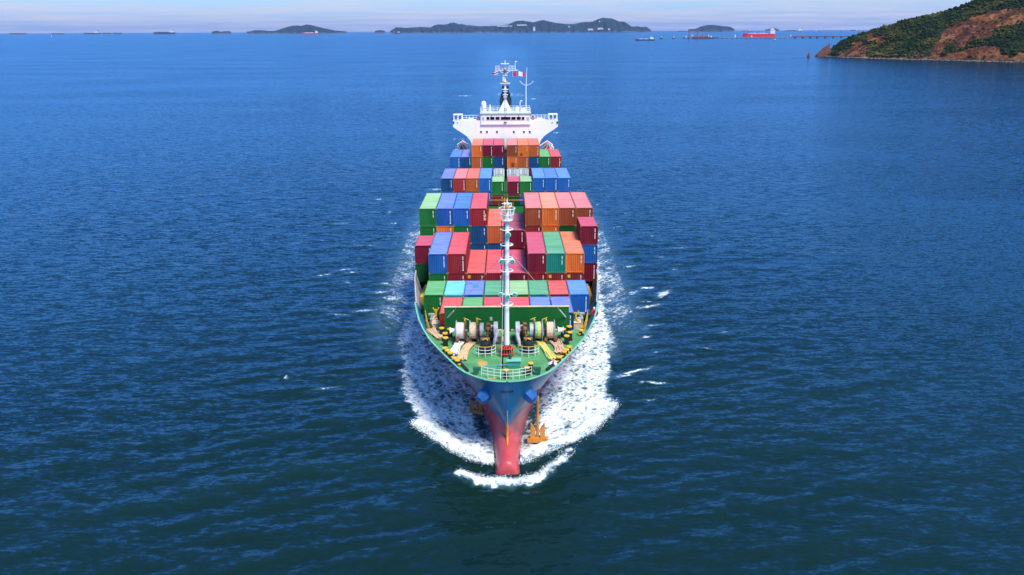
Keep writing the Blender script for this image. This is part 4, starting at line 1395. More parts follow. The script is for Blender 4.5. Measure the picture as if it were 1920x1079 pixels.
# chocks (openings) in the bulwark and green chock blocks near the stem
for s in (-1, 1):
    for (pa, pb) in (((862, 680), (877, 696)),) if s < 0 else (((1025, 694), (1038, 683)),):
        A, B = atz(*pa, DECK + .1), atz(*pb, DECK + .1)
        c = MB(); mid = (A + B) / 2; c.box((mid.x, mid.y, DECK + .12), ((B - A).length, .22, .24), rz=math.atan2(B.y - A.y, B.x - A.x)); c.build('chock', m_black, ship)
    p = atz(893.5 if s < 0 else 1007.5, 703, DECK)
    c = MB(); c.prism([(p.x - s * .05, DECK), (p.x - s * .45, DECK + .75), (p.x + s * .35, DECK + .75), (p.x + s * .25, DECK)], p.y - .15, p.y + .25, 'Y'); c.build('bow_chock', paint('dark_green_iron', (.01, .10, .05), .5, .2), ship)
# black fork fairlead posts beside the first row (yellow)
for s, px, py in ((-1, 818, 606), (1, 1079, 612)):
    p = atz(px, py, DECK - .6)
    c = MB(); c.tube([(p.x, p.y, MAIN), (p.x, p.y, 9.3)], .12, 8); c.tube([(p.x - .35, p.y, 9.5), (p.x, p.y, 8.9), (p.x + .35, p.y, 9.5)], .09, 6); c.tube([(p.x, p.y, 8.6), (p.x + s * .5, p.y - .6, 8.2)], .09, 6)
    c.build('fork_post', m_yellow, ship)

# bow railing, locker, bow rollers
br = MB()
pts = []
for px in np.linspace(903, 997, 9):
    t = (px - 950) / 47
    pts.append(atz(px, 712 - 6.5 * t * t, DECK + .05))
for h in (.38, .72, 1.05):
    br.tube([(p.x, p.y, DECK + h) for p in pts], .02, 6)
for p in pts:
    br.tube([(p.x, p.y, DECK), (p.x, p.y, DECK + 1.08)], .028, 6)
pts2 = [atz(px, 690 + ((px - 950) / 47) ** 2 * 3, DECK + .05) for px in (903, 918, 933, 948, 965, 982, 997)]
br.build('bow_railing', m_white, ship)
b2 = MB()
b2.tube([(p.x, p.y - .35, DECK + .5) for p in pts2], .05, 6)
for p in pts2:
    b2.tube([(p.x, p.y - .35, DECK), (p.x, p.y - .35, DECK + .5)], .045, 6)
b2.build('inner_rail', paint('light_blue_paint', (.05, .25, .42), .5, .1), ship)
p = atz(963.5, 690, DECK)
root = thing('deck_locker', 'green steel locker with a round vent on the bow deck', 'locker', (p.x, p.y, DECK))
lk = MB(); lk.box((p.x, p.y + .3, DECK + .35), (1.35, .8, .7)); lk.build('box_body', paint('locker_green', (.02, .22, .13), .45, .15), root)
lk = MB(); lk.box((p.x, p.y + .3, DECK + .74), (1.45, .9, .08)); lk.build('lid', m_lip, root)
lk = MB(); lk.lathe([(.13, 0), (.13, .3), (.22, .34), (.22, .5), (.1, .55)], (p.x - .35, p.y + .45, DECK + .78), 'Z', 12); lk.build('vent', paint('dark_green_iron', (.01, .10, .05)), root, 'auto')
for px, py, lb_ in ((949, 708, 'black and yellow double bollard at the very tip of the bow'), (988, 703, 'black bollard with yellow cap beside the bow railing end'), (995, 699, 'short yellow topped bollard behind the bow railing')):
    q_ = atz(px, py, DECK)
    bollard(q_.x, q_.y, lb_, .24, .7 if px != 995 else .95)
p = atz(942, 690, DECK)
jt = MB(); jt.tube([(p.x, p.y, DECK), (p.x, p.y, DECK + 1.3)], .09, 8); jt.build('jack_staff', m_black, ship)
for px, py, sx, sy in ((904, 682, 1.0, .8), (924, 710, .9, .25), (870, 647, .8, .5)):
    p = atz(px, py, DECK)
    n_ = 12
    ptsb = [(p.x + sx * .5 * math.cos(2 * math.pi * k / n_) * random.uniform(.65, 1.2), p.y + sy * 1.3 * math.sin(2 * math.pi * k / n_) * random.uniform(.65, 1.2)) for k in range(n_)]
    mk = MB(); mk.prism(ptsb, DECK + .003, DECK + .009, 'Z'); mk.build('worn_patch', paint('ochre_worn_paint', (.42, .27, .04), .7, .3), ship)
# name marks on the stem (illegible in the photograph): a row of short dark strokes
nm = MB()
for k in range(7):
    X = -.55 + .18 * k
    nm.box((X, 72.74 - .02, 7.45), (.11, .05, .16))
nm.build('name_marks', m_black, ship)

# hawse bolsters (faceted lumps standing proud of the flare), anchors
def on_hull(px, py):
    for Y in np.arange(72.0, 95, .02):
        q = aty(px, py, Y)
        if 3 < q.z < 8.5 and abs(q.x) < side_hb(Y + max(0, 8.6 - q.z) * .24, q.z):
            return q
    return aty(px, py, 77.3)


for s in (-1, 1):
    c = on_hull(998.5 if s > 0 else 902.5, 747.5)
    ax_d = Vector((s * .62, -.62, -.42)).normalized()
    u_ = ax_d.cross(Vector((0, 0, 1))).normalized(); v_ = ax_d.cross(u_)
    rows = []
    for d, r in ((-1.2, 1.12), (-.1, .98), (.28, .66), (.36, .02)):
        rows.append([tuple(c + ax_d * d + (u_ * math.cos(t) * .85 + v_ * math.sin(t)) * r * .72) for t in np.linspace(.4, 2 * math.pi + .4, 8)[:-1]])
    bo = MB(); bo.grid(rows, True)
    bo.build('hawse_bolster', m_bolster, ship)
root = thing('anchor', 'rusty orange stockless anchor hanging below the bow just above the foam', 'anchor', (0, 0, 0))
AYP = 76.0
cw_ = aty(1008, 826, AYP)
root.location = (cw_.x, cw_.y, cw_.z)
an = MB()
ax_ = cw_.x
an.tube([(ax_, AYP, cw_.z + .1), (ax_, AYP + .12, 5.4)], [.15, .12], 8); an.build('shank', m_anchor, root, 'auto')
an = MB(); an.prism([(ax_ - 1.06, cw_.z - .12), (ax_ + 1.06, cw_.z - .12), (ax_ + 1.06, cw_.z + .28), (ax_ + .6, cw_.z + .42), (ax_ - .6, cw_.z + .42), (ax_ - 1.06, cw_.z + .28)], AYP - .3, AYP + .3, 'Y')
an.build('crown', m_anchor, root)
for s in (-1, 1):
    an = MB()
    pl = [(ax_ + s * .26, cw_.z + .35), (ax_ + s * .26, cw_.z + 1.35), (ax_ + s * .62, cw_.z + 1.95), (ax_ + s * .72, cw_.z + 1.95), (ax_ + s * .76, cw_.z + .3)]
    an.prism(pl, AYP - .26, AYP + .02, 'Y'); an.build('fluke', m_anchor, root)
ch = MB()
for k in range(6):
    ch.box((ax_, AYP + .15 + k * .03, 5.3 + .28 * k), ((.1, .26)[k % 2], (.26, .1)[k % 2], .34))
ch.build('anchor_chain', m_rust, root)
# the other anchor, stowed in its pocket, shows only as a dark brown mass
root = thing('anchor', 'dark rusty anchor tucked in the hawse on the shaded side of the bow', 'anchor', (0, 0, 0))
c = aty(893, 760, 79.5)
root.location = c
an = MB(); an.tube([(c.x + .2, 79.2, c.z + 1.2), (c.x, 79.5, c.z - .8)], .14, 8); an.build('shank', m_rust, root)
an = MB(); an.box((c.x, 79.5, c.z - .7), (1.5, .5, .4), ry=.25); an.build('crown', m_rust, root)
for s in (-1, 1):
    an = MB(); an.prism([(c.x + s * .2, c.z - .6), (c.x + s * .25, c.z + .5), (c.x + s * .6, c.z + .9), (c.x + s * .66, c.z - .6)], 79.3, 79.55, 'Y'); an.build('fluke', m_rust, root)

# ropes laid out in long loops on deck
def rope_pile(label, pA, pB, w, mat, n=13, layers=2, m2=None, seed=1):
    rr = random.Random(seed)
    A, B = atz(*pA, DECK), atz(*pB, DECK)
    root = thing('rope_pile', label, 'rope', (A.x, A.y, DECK), 'mooring ropes laid out on deck')
    d = (B - A); L = d.length; d.normalize(); nrm = Vector((-d.y, d.x, 0))
    for ly in range(layers):
        pts = []
        for k in range(n):
            off = (k / (n - 1) - .5) * w + rr.uniform(-.06, .06)
            e0, e1 = rr.uniform(-.25, .2), L + rr.uniform(-.25, .3)
            bow = rr.uniform(-.12, .12)
            seq = np.linspace(0, 1, 7)
            if k % 2: seq = seq[::-1]
            for t in seq:
                q = A + d * (e0 + (e1 - e0) * t) + nrm * (off * (1 - .25 * math.sin(math.pi * t)) + bow * math.sin(math.pi * t * 2) + .16 * math.sin(t * 3.1 + seed) )
                pts.append((q.x, q.y, DECK + .07 + .11 * ly + rr.uniform(0, .05)))
        r_ = MB(); r_.tube(pts, .06, 5)
        r_.build('rope_loops', mat if not (m2 and ly) else m2, root, True)
    tail = MB()
    q = A
    tp_ = [(A.x, A.y, DECK + .08), (A.x + .2, A.y + .6, DECK + .1), (A.x - .1, A.y + 1.1, DECK + .3), (A.x, A.y + 1.7, DECK + .7)]
    tail.tube(tp_, .055, 5); tail.build('rope_end', mat, root, True)


rope_pile('heap of white mooring rope in loops on the green deck', (861, 641), (853.5, 667), .95, m_rope_w, seed=2)
rope_pile('heap of tan mooring rope in loops, beside the white heap', (882, 646), (866, 677), .95, m_rope_t, seed=3)
rope_pile('tan rope heap against the bulwark behind the bollards', (810, 619), (826, 638), 1.0, m_rope_t, seed=4)
rope_pile('pale green and yellow mooring rope in loops on the deck', (1014, 643), (1034, 677), .85, m_rope_g, m2=m_rope_y, seed=5)
rope_pile('pink tan mooring rope in a broad flat heap near the bulwark', (1040, 640), (1049, 664), 1.25, paint('pink_tan_rope', (.62, .36, .22), .9, .2, 0, 4.0), seed=6)
# crumpled tarpaulin over the rail
p = atz(1037, 684, DECK)
root = thing('tarpaulin', 'crumpled white and purple cloth lying against the bulwark', 'cloth', (p.x, p.y, DECK))
for nm_, mt, dx, dy, s0, sd in (('cloth', paint('white_cloth', (.72, .70, .74), .9, .1), 0, 0, (.5, .42, .38), 1), ('purple_fold', paint('purple_cloth', (.18, .02, .28), .9, .1), .02, -.12, (.22, .4, .42), 2), ('orange_fold', paint('orange_cloth', (.62, .16, .05), .9, .1), .1, .5, (.22, .22, .4), 3)):
    rr = random.Random(sd)
    rows = []
    for i in range(6):
        ph = math.pi / 2 * i / 5
        rows.append([(p.x + dx + s0[0] * math.cos(ph) * math.cos(a) * rr.uniform(.7, 1.25), p.y + dy + s0[1] * math.cos(ph) * math.sin(a) * rr.uniform(.7, 1.25), DECK + s0[2] * math.sin(ph) * rr.uniform(.85, 1.15)) for a in np.linspace(0, 2 * math.pi, 11)[:-1]])
    c_ = MB(); c_.grid(rows, True); c_.build(nm_, mt, root)
# red life ring with lamp at the ship's side
p = aty(1114.5, 587, 94.6)
root = thing('life_ring', 'red life ring with white light hung at the ship side', 'life ring', (p.x, p.y, p.z))
l_ = MB(); l_.tube([(p.x + .32 * math.cos(a), p.y - .05, p.z + .36 * math.sin(a)) for a in np.linspace(0, 2 * math.pi, 17)[:-1]], .17, 8, closed=True); l_.build('ring', m_red, root, True)
l_ = MB(); l_.lathe([(.1, .45), (.14, .6), (.08, .75)], (p.x - .05, p.y, p.z), 'Z', 8); l_.build('light', m_white, root)
for k in range(2):
    pass

# ------------------------------------------------------------------ superstructure
SY = 199.6
house = MB()
house.box((0, SY + 6.5, (MAIN + 19.1) / 2), (16.0, 13.0, 19.1 - MAIN - .02))
sup = house.build('accommodation_block', m_white, ship)
wg = MB()
zt = 20.1
half = [(12.5, zt), (12.5, 18.65), (11.4, 17.85), (10.2, 17.1), (9.2, 16.35), (8.5, 15.5), (8.15, 14.6), (8.05, 13.2)]
poly = [(x, z) for x, z in half] + [(-x, z) for x, z in half[::-1]]
wg.prism(poly, SY - .35, SY - .05, 'Y')                    # front fashion plate of the wings
wg.prism([(5.9, 18.9), (12.45, 18.9), (12.45, 19.05), (5.9, 19.05)], SY - .03, SY + 3.4, 'Y')
wg.prism([(-12.45, 18.9), (-5.9, 18.9), (-5.9, 19.05), (-12.45, 19.05)], SY - .03, SY + 3.4, 'Y')
for s in (-1, 1):
    wg.box((s * 12.4, SY + 1.7, 19.5), (.14, 3.4, 1.2)); wg.box((s * 9.2, SY + 3.45, 19.5), (6.4, .1, 1.2))
wing = wg.build('bridge_wings', m_white, ship)
whs = MB()
whs.box((0, SY + 2.4, 20.4), (11.72, 6.0, 2.62))
wh_o = whs.build('wheelhouse', m_white, ship)
wl_ = MB(); wl_.box((0, SY - .63, 19.16), (11.9, .08, .08)); wl_.build('ledge', m_grey, wh_o)
rf = MB(); rf.box((0, SY + 2.4, 21.78), (12.1, 6.5, .14)); rf.build('roof', paint('pale_green_roof', (.45, .58, .52), .5, .1), wh_o)
FY = SY - .62


def win(px0, px1, py0, py1, mat, name='window'):
    a, b = aty(px0, py1, FY), aty(px1, py0, FY)
    fr = MB(); fr.box(((a.x + b.x) / 2, FY - .02, (a.z + b.z) / 2), (b.x - a.x + .16, .06, b.z - a.z + .16)); f = fr.build(name, m_white, wh_o)
    g = MB(); g.box(((a.x + b.x) / 2, FY - .05, (a.z + b.z) / 2), (b.x - a.x, .05, b.z - a.z)); g.build('pane', mat, f)


for a, b in ((555, 590), (600, 655), (668, 720), (735, 795), (797, 857), (868, 922), (935, 988), (1000, 1033)):
    win(830 + a / 6.742, 830 + b / 6.742, 219.4, 225.0, m_glass)
for a, b in ((500, 528), (1062, 1094)):
    win(830 + a / 6.742, 830 + b / 6.742, 219.6, 225.0, m_pale_glass)
for px in (902, 913.2, 932, 963.6, 982.5, 993.5):
    c = aty(px, 247.7, SY - .4)
    fr = MB(); fr.box((c.x, SY - .37, c.z), (.62, .05, .72)); f = fr.build('window', m_white, sup)
    g = MB(); g.box((c.x, SY - .40, c.z), (.4, .05, .5)); g.build('pane', m_glass, f)
c = aty(947.5, 229.8, FY)
for dx in (-.18, .18):
    h_ = MB(); h_.lathe([(.16, 0), (.13, -.25)], (c.x + dx, FY, c.z), 'Y', 10); h_.build('horn', m_black, wh_o)
for k, px in enumerate((922, 947.5, 972.5)):
    c = aty(px, 216.9, FY)
    h_ = MB(); h_.lathe([(.1, 0), (.13, -.2)], (c.x, FY, c.z), 'Y', 8); h_.build('roof_lamp', m_grey, wh_o)
for s, px in ((-1, 850.8), (1, 1045)):
    c = aty(px, 230, SY - .4)
    h_ = MB(); h_.box((c.x, SY - .42, c.z), (.32, .12, .5)); h_.build('side_light', m_black, wing)
    c = aty(857.5 if s < 0 else 1035.5, 230.2, SY - .4)
    h_ = MB(); h_.box((c.x, SY - .40, c.z), (.22, .1, .2)); h_.build('wing_lamp', m_dgrey, wing)
    # goal-post frame over the wing end
    gp = MB()
    xs_ = [aty(q, 222, SY).x for q in ((851, 858.4, 866) if s < 0 else (1029.6, 1037, 1044.6))]
    for X in xs_:
        gp.box((X, SY + .3, 20.7), (.2, .2, 1.3)); gp.box((X, SY + 2.6, 20.1), (.14, .14, 2.4))
    gp.box((sum(xs_) / 3, SY + .3, 21.4), (xs_[2] - xs_[0] + .3, .3, .18)); gp.box((sum(xs_) / 3, SY + 1.5, 21.42), (xs_[2] - xs_[0] + .3, 2.5, .08))
    gp.build('wing_frame', m_white, wing)
    rr_ = MB()
    for X in np.linspace(6.2, 10.3, 6):
        rr_.tube([(s * X, SY + 3.3, 19.9), (s * X, SY + 3.3, 21.0)], .05, 5)
    for z in (20.5, 21.0):
        rr_.tube([(s * 6.2, SY + 3.3, z), (s * 10.3, SY + 3.3, z)], .05, 5)
    rr_.box((s * 8.2, SY + .2, 20.35), (1.3, .4, .5))
    rr_.build('wing_railing', m_white, wing)
    lr = thing('life_ring', 'red life ring on the bridge wing railing, %s the wheelhouse' % ('left of' if s < 0 else 'right of'), 'life ring', (s * 6.5, SY + .1, 20.6), 'life rings on the bridge wings')
    l_ = MB(); l_.tube([(s * 6.5 + .3 * math.cos(a), SY + .0, 20.52 + .3 * math.sin(a)) for a in np.linspace(0, 2 * math.pi, 15)[:-1]], .13, 7, closed=True); l_.build('ring', m_red, lr, True)
    # curved fillet where the wing meets the block
# monkey island railing
mr_ = MB()
for X in np.linspace(-5.9, 5.9, 13):
    mr_.tube([(X, SY - .6, 21.8), (X, SY - .6, 23.0)], .045, 5)
    mr_.tube([(X, SY + 5.3, 21.8), (X, SY + 5.3, 23.0)], .045, 5)
for z in (22.2, 22.6, 23.0):
    mr_.tube([(-5.9, SY - .6, z), (5.9, SY - .6, z), (5.9, SY + 5.3, z), (-5.9, SY + 5.3, z)], .04, 5, closed=True)
mr_.build('roof_railing', m_white, wh_o)
# radar dome, small dome, searchlights, cowl vent
d_ = MB()
c = aty(907, 196.8, SY + 1.5)
d_.lathe([(.05, -.85), (.55, -.7), (.62, -.2), (.6, .3), (.42, .7), (.12, .88)], (c.x, SY + 1.5, c.z), 'Z', 16); d_.tube([(c.x, SY + 1.5, 21.85), (c.x, SY + 1.5, c.z - .7)], [.5, .3], 12)
d_.tube([(c.x + .55, SY + 1.5, 21.85), (c.x + .5, SY + 1.5, c.z)], .1, 6)
d_.build('satellite_dome', m_white, wh_o, 'auto')
d_ = MB(); c = aty(981, 208, SY + 1.5)
d_.lathe([(.7, -.7), (.74, -.2), (.6, .3), (.3, .55), (.05, .62)], (c.x, SY + 1.5, c.z), 'Z', 16); d_.build('small_dome', m_white, wh_o, 'auto')
d_ = MB(); c = aty(976, 192, SY + 2)
d_.tube([(c.x - .1, SY + 2, 21.85), (c.x - .1, SY + 2, c.z), (c.x + .1, SY + 1.9, c.z + .4), (c.x + .4, SY + 1.8, c.z + .2)], .13, 8); d_.build('gooseneck_vent', m_white, wh_o, True)
d_ = MB(); d_.box((aty(970, 207, SY + 1.5).x, SY + 1.5, 22.5), (.8, .6, 1.2)); d_.build('locker', m_white, wh_o)
d_ = MB(); c = aty(919, 204, SY + 1)
d_.tube([(c.x, SY + 1, 21.85), (c.x, SY + 1, c.z + 1)], [.3, .08], 8); d_.build('magnetic_compass', m_white, wh_o)
# main mast
mm_ = MB()
mx0 = aty(947.5, 210, SY + 1).x
zA = lambda py: aty(947.5, py, SY + 1).z
for s in (-1, 1):
    mm_.prism([(mx0 + s * .45, 21.85), (mx0 + s * 1.7, 21.85), (mx0 + s * .32, zA(188)), (mx0 + s * .02, zA(188))], SY + .8, SY + 1.1, 'Y')
mm_.tube([(mx0, SY + 1, 23), (mx0, SY + 1, zA(158)), (mx0, SY + 1, zA(128)), (mx0, SY + 1, zA(113))], [.32, .26, .16, .06], 10)
mm = mm_.build('main_mast', m_white, ship, 'auto')
for py, w, mt in ((178, 1.2, m_white), (168, 1.5, m_white), (171.5, 1.1, m_white), (182, .9, m_white), (154.6, 1.3, m_yellow), (156.6, 2.3, m_white), (141.5, 1.1, m_white)):
    pl = MB(); pl.box((mx0, SY + 1, zA(py)), (w, 1.2, .14)); pl.build('mast_platform', mt, mm)
for py in (146, 150):
    pl = MB(); pl.box((mx0 - .35, SY + .8, zA(py)), (.5, .5, .55)); pl.build('mast_lamp', m_white, mm)
yd = MB()
zY = zA(132)
x0, x1 = aty(928.5, 131, SY + 1).x, aty(970.5, 131, SY + 1).x
yd.box(((x0 + x1) / 2, SY + 1, zY), (x1 - x0, .2, .16))
for z in (.45, .9):
    yd.tube([(x0 + .1, SY + 1, zY + z), (x1 - .5, SY + 1, zY + z)], .06, 5)
for X in np.linspace(x0 + .1, x1 - .5, 7):
    yd.tube([(X, SY + 1, zY), (X, SY + 1, zY + .9)], .06, 5)
for s in (-1, 1):
    yd.tube([(mx0, SY + 1, zY - .9), (mx0 + s * 1.6, SY + 1, zY)], .07, 5)
yd.tube([(x1 - .55, SY + 1, zY), (x1 - .55, SY + 1, zY + 1.9)], .06, 5); yd.box((x1 - .4, SY + 1, zY + 1.95), (.5, .2, .25))
yd.build('signal_yard', m_white, mm)
rd = MB(); rd.box((mx0, SY + .6, zA(119.7)), (2.0, .25, .22)); rd.build('radar_scanner', m_white, mm)
rd = MB(); rd.lathe([(.35, -.3), (.4, .2), (.2, .45)], (mx0, SY + .6, zA(134)), 'Z', 10); rd.build('radar_gearbox', m_rust, mm)
# whip antenna mast
wa = MB(); a0 = aty(986.3, 204, SY + 3); a1 = aty(987.8, 127, SY + 3)
wa.tube([(a0.x, SY + 3, 21.85), (a0.x, SY + 3, aty(986, 160, SY + 3).z), (a1.x, SY + 3, a1.z)], [.13, .1, .05], 8)
zb = aty(986, 160.5, SY + 3).z
for px in (974.5, 1000.5):
    e = aty(px, 152, SY + 3); wa.tube([(a0.x + (.0), SY + 3, zb), ((a0.x + e.x) / 2, SY + 3, zb + .25), (e.x, SY + 3, e.z)], .055, 5)
wa.build('antenna_mast', m_white, ship, 'auto')
# funnel
fn = MB()
FYY = 217.0
c0, c1 = aty(937, 209, FYY), aty(959, 184, FYY)
fn.box(((c0.x + c1.x) / 2, FYY + 2.5, (MAIN + c1.z) / 2), (c1.x - c0.x, 5, c1.z - MAIN)); fu = fn.build('funnel', m_funnel, ship)
fp = MB()
for px, r, py in ((941, .28, 176.5), (943.5, .35, 161), (951, .4, 161), (954.5, .28, 174), (947, .35, 163)):
    c = aty(px, py, FYY + 2)
    fp.tube([(c.x, FYY + 2, c1.z - .1), (c.x, FYY + 2, c.z)], [r * 1.25, r], 10)
fp.build('exhaust_pipe', m_black, fu, 'auto')
fb_ = MB(); cc = aty(957, 206.5, FYY - .3); fb_.box((cc.x, FYY - .2, cc.z), (1.0, .3, .8)); fb_.build('yellow_locker', m_yellow, fu)
# lifeboats in davits
for s, px in ((-1, 866.5), (1, 1027)):
    lo_ = thing('lifeboat', 'small orange and white lifeboat in davits %s the bridge' % ('left of' if s < 0 else 'right of'), 'lifeboat', (0, 0, 0), 'lifeboats beside the bridge')
    c = aty(px, 279, 204.5)
    lo_.location = c
    rows = []
    for t in np.linspace(0, 1, 9):
        w = 1.15 * (math.sin(math.pi * min(max(t, .03), .97))) ** .55
        rows.append([(c.x + w * math.cos(a), 201.5 + 7 * t, c.z + (.95 if math.sin(a) < 0 else .5) * math.sin(a) * (.4 + .6 * w / 1.15)) for a in np.linspace(0, 2 * math.pi, 15)[:-1]])
    h_ = MB(); h_.grid(rows, True); h_.build('hull', m_orange, lo_, True)
    h_ = MB(); h_.prism([(c.x - .8, c.z + .4), (c.x + .8, c.z + .4), (c.x + .45, c.z + 1.15), (c.x - .45, c.z + 1.15)], 203, 207.5, 'Y'); h_.build('canopy', m_orange, lo_)
    h_ = MB()
    for Y in (202.6, 207.6):
        h_.tube([(s * 8.0, Y, 12.6), (c.x, Y, c.z + 1.5), (c.x + s * 1.3, Y, c.z + .6), (c.x + s * 1.0, Y, c.z - 1.0)], .14, 6)
    h_.tube([(c.x - .9, 201.6, c.z - .2), (c.x, 201.6, c.z + 1.5), (c.x + .9, 201.6, c.z - .2)], .13, 6)
    h_.build('davit', m_white, lo_)
    dk = MB(); dk.box((s * 10.4, 206, c.z - 1.1), (4.8, 9.5, .2)); dk.box((s * 8.4, 206, (MAIN + c.z - 1.2) / 2), (.4, 9, c.z - 1.2 - MAIN)); dk.box((s * 12.5, 202, (MAIN + c.z - 1.2) / 2), (.3, .3, c.z - 1.2 - MAIN)); dk.build('boat_deck', m_white, ship)

# flags on halyards below the yard
def flag(label, px0, py0, px1, py1, stripes, vertical, hoist):
    Yf = SY + .85
    a, b = aty(px0, py0, Yf), aty(px1, py1, Yf)
    root = thing('signal_flag', label, 'flag', (a.x, Yf, a.z), 'flags flying below the signal yard')
    n = len(stripes)
    for i, (mt, w0, w1) in enumerate(stripes):
        rows = []
        for u in np.linspace(0, 1, 9):
            row = []
            for v in np.linspace(0, 1, 3):
                if vertical: uu, vv = w0 + (w1 - w0) * u, v
                else: uu, vv = u, w0 + (w1 - w0) * v
                x = a.x + (b.x - a.x) * uu; z = a.z + (b.z - a.z) * vv - .25 * math.sin(uu * 2.2)* (b.z<a.z)
                row.append((x, Yf + .16 * math.sin(uu * 7 + vv) * uu + .04 * i * 0, z))
            rows.append(row)
        f_ = MB(); f_.grid(rows)
        rows2 = [[(p[0], p[1] + .02, p[2]) for p in r_] for r_ in rows]
        f_.grid(rows2)
        f_.build('flag_stripe', mt, root, fix=False)
    h_ = MB(); xh = a.x if hoist == 0 else b.x
    h_.tube([(a.x, Yf, zY), (a.x, Yf, b.z - .3)], .03, 5); h_.build('halyard', m_white, root)


fr_ = paint('flag_red', (.62, .02, .05), .8, .05); fw_ = paint('flag_white', (.8, .8, .8), .8, .02); fb2 = paint('flag_blue', (.03, .03, .25), .8, .05)
flag('red, white and dark blue striped flag flying from the yard', 933.5, 132, 923, 140, [(fr_, 0, .17), (fw_, .17, .34), (fb2, .34, .66), (fw_, .66, .83), (fr_, .83, 1)], False, 0)
flag('plain red flag hanging from the yard', 961.5, 134, 968.5, 142, [(fr_, 0, 1)], True, 0)
flag('white flag with a red fly, beside the plain red flag', 972.5, 133.5, 983.5, 142, [(fw_, 0, .66), (fr_, .66, 1)], True, 0)

# ------------------------------------------------------------------ cargo: every container is a thing
CW, CH = 2.438, 2.591
PAL = {  # name: (wall colour, paler roof colour with bright top light painted in)
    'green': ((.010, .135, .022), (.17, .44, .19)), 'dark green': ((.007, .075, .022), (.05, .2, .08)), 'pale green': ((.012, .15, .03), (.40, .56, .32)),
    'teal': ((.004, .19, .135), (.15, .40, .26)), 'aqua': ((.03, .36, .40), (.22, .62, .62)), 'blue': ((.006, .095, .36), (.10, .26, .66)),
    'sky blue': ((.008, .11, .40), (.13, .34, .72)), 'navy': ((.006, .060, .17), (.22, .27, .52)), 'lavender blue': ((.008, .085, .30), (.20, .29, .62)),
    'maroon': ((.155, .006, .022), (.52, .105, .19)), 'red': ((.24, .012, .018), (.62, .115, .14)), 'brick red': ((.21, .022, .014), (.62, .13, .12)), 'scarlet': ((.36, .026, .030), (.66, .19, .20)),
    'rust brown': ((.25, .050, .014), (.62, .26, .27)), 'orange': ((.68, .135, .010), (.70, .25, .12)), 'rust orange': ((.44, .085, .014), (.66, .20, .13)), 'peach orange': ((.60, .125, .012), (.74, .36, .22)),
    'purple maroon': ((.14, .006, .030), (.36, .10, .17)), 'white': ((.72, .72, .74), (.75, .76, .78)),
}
m_cast = paint('casting_iron', (.26, .14, .035), .6, .35, .3, 6.0, dirt=(.06, .035, .02))
m_mark = paint('white_lettering', (.78, .78, .76), .6, .05)
m_rod = paint('galvanised_rod', (.30, .28, .28), .4, .2)


def wall_profile(n, w, depth):
    """trapezoid corrugation across width w: list of (u, d)"""
    p = w / n
    pts = [(-w / 2, 0)]
    for k in range(n):
        u = -w / 2 + k * p
        pts += [(u + p * .30, 0), (u + p * .42, depth), (u + p * .80, depth), (u + p * .92, 0)]
    pts.append((w / 2, 0))
    return pts


def container_meshes(L):
    """meshes in local coordinates: x across, y from the front end aft, z up"""
    A = {}
    h, w = CH, CW
    fr = MB()
    for x in (-w / 2 + .06, w / 2 - .06):
        for y in (.06, L - .06):
            fr.box((x, y, h / 2), (.12, .12, h - .24))
        fr.box((x, L / 2, h - .07), (.1, L - .36, .11)); fr.box((x, L / 2, .09), (.1, L - .36, .16))
    for y in (.07, L - .07):
        fr.box((0, y, h - .07), (w - .36, .11, .12)); fr.box((0, y, .09), (w - .36, .12, .16))
    A['frame'] = fr
    c = MB()
    for x in (-w / 2 + .085, w / 2 - .085):
        for y in (.085, L - .085):
            for z in (.06, h - .055):
                c.box((x, y, z), (.178, .178, .122))
    A['corner_castings'] = c
    def strip(pts, fn):
        m = MB(); m.grid([[fn(u, d, t) for t in (0, 1)] for u, d in pts]); return m
    z0, z1 = .17, h - .13
    A['front_wall'] = strip(wall_profile(9, w - .24, .05), lambda u, d, t: (u, .035 + d, z0 + (z1 - z0) * t))
    A['rear_wall'] = strip(wall_profile(9, w - .24, .05), lambda u, d, t: (u, L - .035 - d, z0 + (z1 - z0) * t))
    ns = int(L / .30)
    A['side_wall_a'] = strip(wall_profile(ns, L - .24, .04), lambda u, d, t: (-w / 2 + .02 + d, L / 2 + u, z0 + (z1 - z0) * t))
    A['side_wall_b'] = strip(wall_profile(ns, L - .24, .04), lambda u, d, t: (w / 2 - .02 - d, L / 2 + u, z0 + (z1 - z0) * t))
    nr = int(L / .62)
    A['roof'] = strip(wall_profile(nr, L - .1, .022), lambda u, d, t: (-w / 2 + .05 + (w - .1) * t, L / 2 + u, h - .012 - d))
    fl = MB(); fl.box((0, L / 2, .12), (w - .2, L - .2, .06)); A['floor'] = fl
    return A


proto_me = {}
mk_me = None


def mesh_of(key, mb):
    if key not in proto_me:
        me = bpy.data.meshes.new(key[0])
        me.from_pydata(mb.v, [], mb.f)
        import bmesh
        bm = bmesh.new(); bm.from_mesh(me); bmesh.ops.recalc_face_normals(bm, faces=bm.faces); bm.to_mesh(me); bm.free()
        me.materials.append(None)
        proto_me[key] = me
    return proto_me[key]


GEO = {20: container_meshes(6.058), 40: container_meshes(12.192)}


def marks_mesh(var):
    m = MB()
    rr = random.Random(var)
    z = 2.2
    x = .80
    n = (11, 8, 13, 9)[var % 4]
    for k in range(n):
        hgt = rr.choice((.07, .09, .10))
        m.box((x + rr.uniform(-.006, .006), .028, z), (.10, .012, hgt)); z -= hgt + .035
        if k == 3: z -= .1
    if var % 4 == 2:
        m.lathe([(.09, .022), (.09, .034)], (x, 0, z - .06), 'Y', 10)
    if var == 9:
        for k in range(5):
            m.box((.25 + .1 * k, .030, 2.33), (.07, .012, .06))
    return m


MARKS = [marks_mesh(k) for k in range(4)]


